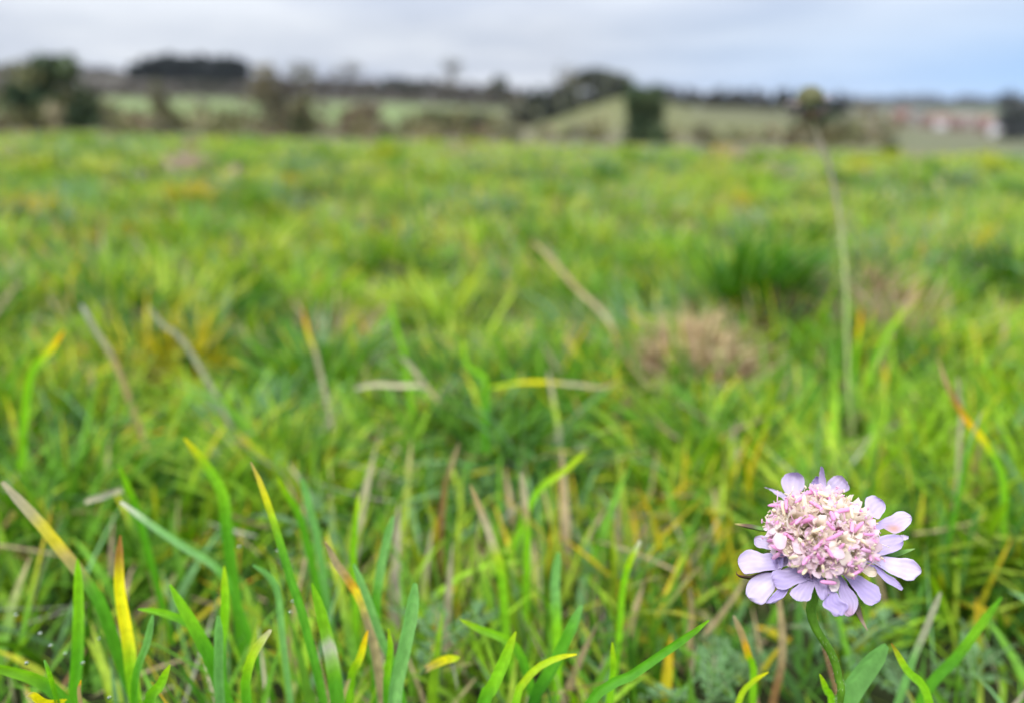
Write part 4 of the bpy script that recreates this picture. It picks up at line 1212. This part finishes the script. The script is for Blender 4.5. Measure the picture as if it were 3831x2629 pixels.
vt = random.Random(5)
for i, (x, r, w_, lab) in enumerate([(2062, 560, 40, 'round tree before the long red roofed house at left end of village'), (2105, 530, 34, 'small tree between the grey roofed and reddish brick houses'), (2168, 500, 40, 'garden tree before the middle of the village row'), (2205, 470, 34, 'low garden tree before the cream house with dusky roof'), (2240, 430, 36, 'garden tree before the red brick house near the white house'), (2275, 400, 40, 'garden tree left of the bright white house')]):
    g = ground_at(x, r); y_, = [p for p in [project(g[None])[1][0] / K]]
    tree('garden_tree', x, r, y_ - vt.uniform(7, 12), w_ * .5, lab, 'tree', OLV + BRN, 300, 'garden trees of the distant village', trunk=.05)

# ------------------------------------------------------------------ haze
hm, nt, out = new_mat('haze_material')
pv = nt.nodes.new('ShaderNodeVolumePrincipled'); pv.inputs['Color'].default_value = (.86, .9, .96, 1); pv.inputs['Density'].default_value = HAZE; pv.inputs['Anisotropy'].default_value = .2
nt.links.new(pv.outputs[0], out.inputs['Volume'])
zlo, zhi, hw = -18.0, 46.0, 3700.0
V = [(sx * hw, sy * hw, z) for z in (zlo, zhi) for sx, sy in ((-1, -1), (1, -1), (1, 1), (-1, 1))]
tag(link('haze', make_mesh('haze', V, [(3, 2, 1, 0), (4, 5, 6, 7), (0, 1, 5, 4), (1, 2, 6, 5), (2, 3, 7, 6), (3, 0, 4, 7)], None, False), hm), 'thin pale haze over the distant hills', 'haze', kind='stuff')

# ------------------------------------------------------------------ world, sun, camera
w = bpy.data.worlds.new('World'); sc.world = w; w.use_nodes = True
nt = w.node_tree
for n in list(nt.nodes): nt.nodes.remove(n)
N, L = nt.nodes.new, nt.links.new
out = N('ShaderNodeOutputWorld')
sky = N('ShaderNodeTexSky'); sky.sky_type = 'NISHITA'; sky.sun_disc = False
SUN_EL, SUN_AZ = math.radians(48), math.radians(-150)
sky.sun_elevation = SUN_EL; sky.sun_rotation = SUN_AZ
bg1 = N('ShaderNodeBackground'); bg1.inputs['Strength'].default_value = 0.08; L(sky.outputs[0], bg1.inputs['Color'])
tc = N('ShaderNodeTexCoord')
sep = N('ShaderNodeSeparateXYZ'); L(tc.outputs['Generated'], sep.inputs[0])
zc = N('ShaderNodeMath'); zc.operation = 'MAXIMUM'; L(sep.outputs['Z'], zc.inputs[0]); zc.inputs[1].default_value = 0.0
za = N('ShaderNodeMath'); za.operation = 'ADD'; L(zc.outputs[0], za.inputs[0]); za.inputs[1].default_value = 0.09
dv = N('ShaderNodeVectorMath'); dv.operation = 'DIVIDE'; L(tc.outputs['Generated'], dv.inputs[0])
cmb = N('ShaderNodeCombineXYZ')
for i in range(3): L(za.outputs[0], cmb.inputs[i])
L(cmb.outputs[0], dv.inputs[1])
no = N('ShaderNodeTexNoise'); no.inputs['Scale'].default_value = 0.55; no.inputs['Detail'].default_value = 5; no.inputs['Roughness'].default_value = .55
L(dv.outputs[0], no.inputs['Vector'])
cr = N('ShaderNodeValToRGB'); L(no.outputs['Fac'], cr.inputs['Fac'])
cr.color_ramp.elements[0].position = .36; cr.color_ramp.elements[0].color = (*(srgb(182, 191, 210)), 1)
cr.color_ramp.elements[1].position = .64; cr.color_ramp.elements[1].color = (*(srgb(220, 225, 234)), 1)
# paler blue band low on the right
bl = N('ShaderNodeMapRange'); bl.inputs['From Min'].default_value = .05; bl.inputs['From Max'].default_value = .55; L(sep.outputs['X'], bl.inputs['Value'])
bz = N('ShaderNodeMapRange'); bz.inputs['From Min'].default_value = .14; bz.inputs['From Max'].default_value = .02; L(sep.outputs['Z'], bz.inputs['Value'])
bm = N('ShaderNodeMath'); bm.operation = 'MULTIPLY'; L(bl.outputs[0], bm.inputs[0]); L(bz.outputs[0], bm.inputs[1])
mx = N('ShaderNodeMixRGB'); L(bm.outputs[0], mx.inputs['Fac']); L(cr.outputs[0], mx.inputs['Color1']); mx.inputs['Color2'].default_value = (*srgb(156, 200, 250), 1)
st = N('ShaderNodeMapRange'); st.inputs['From Min'].default_value = .08; st.inputs['From Max'].default_value = .75
st.inputs['To Min'].default_value = .70; st.inputs['To Max'].default_value = 2.6; L(sep.outputs['Z'], st.inputs['Value'])
bg2 = N('ShaderNodeBackground'); L(mx.outputs[0], bg2.inputs['Color']); L(st.outputs[0], bg2.inputs['Strength'])
ms = N('ShaderNodeMixShader'); ms.inputs['Fac'].default_value = .93
L(bg1.outputs[0], ms.inputs[1]); L(bg2.outputs[0], ms.inputs[2]); L(ms.outputs[0], out.inputs['Surface'])

sl = bpy.data.lights.new('sun', 'SUN'); sl.energy = 1.5; sl.angle = math.radians(14); sl.color = (1, .96, .9)
so = bpy.data.objects.new('sun', sl); col.objects.link(so)
sd = Vector((math.cos(SUN_EL) * math.sin(SUN_AZ), math.cos(SUN_EL) * math.cos(SUN_AZ), math.sin(SUN_EL)))
so.rotation_euler = sd.to_track_quat('Z', 'Y').to_euler()

cd = bpy.data.cameras.new('camera'); co = bpy.data.objects.new('camera', cd); col.objects.link(co)
cd.sensor_width = 36; cd.sensor_fit = 'HORIZONTAL'; cd.lens = 36 * F / 3831
cd.clip_start = 0.01; cd.clip_end = 20000
co.location = CAM; co.rotation_euler = (math.radians(90) - PITCH, 0, 0)
cd.dof.use_dof = True; cd.dof.focus_distance = 0.1345
cd.dof.aperture_fstop = cd.lens / 3.0
sc.camera = co
sc.view_settings.view_transform = 'Standard'; sc.view_settings.look = 'None'; sc.view_settings.gamma = 1; sc.view_settings.exposure = 0.7
try:
    sc.cycles.use_denoising = True
except Exception:
    pass
sc.cycles.max_bounces = 8; sc.cycles.transmission_bounces = 6
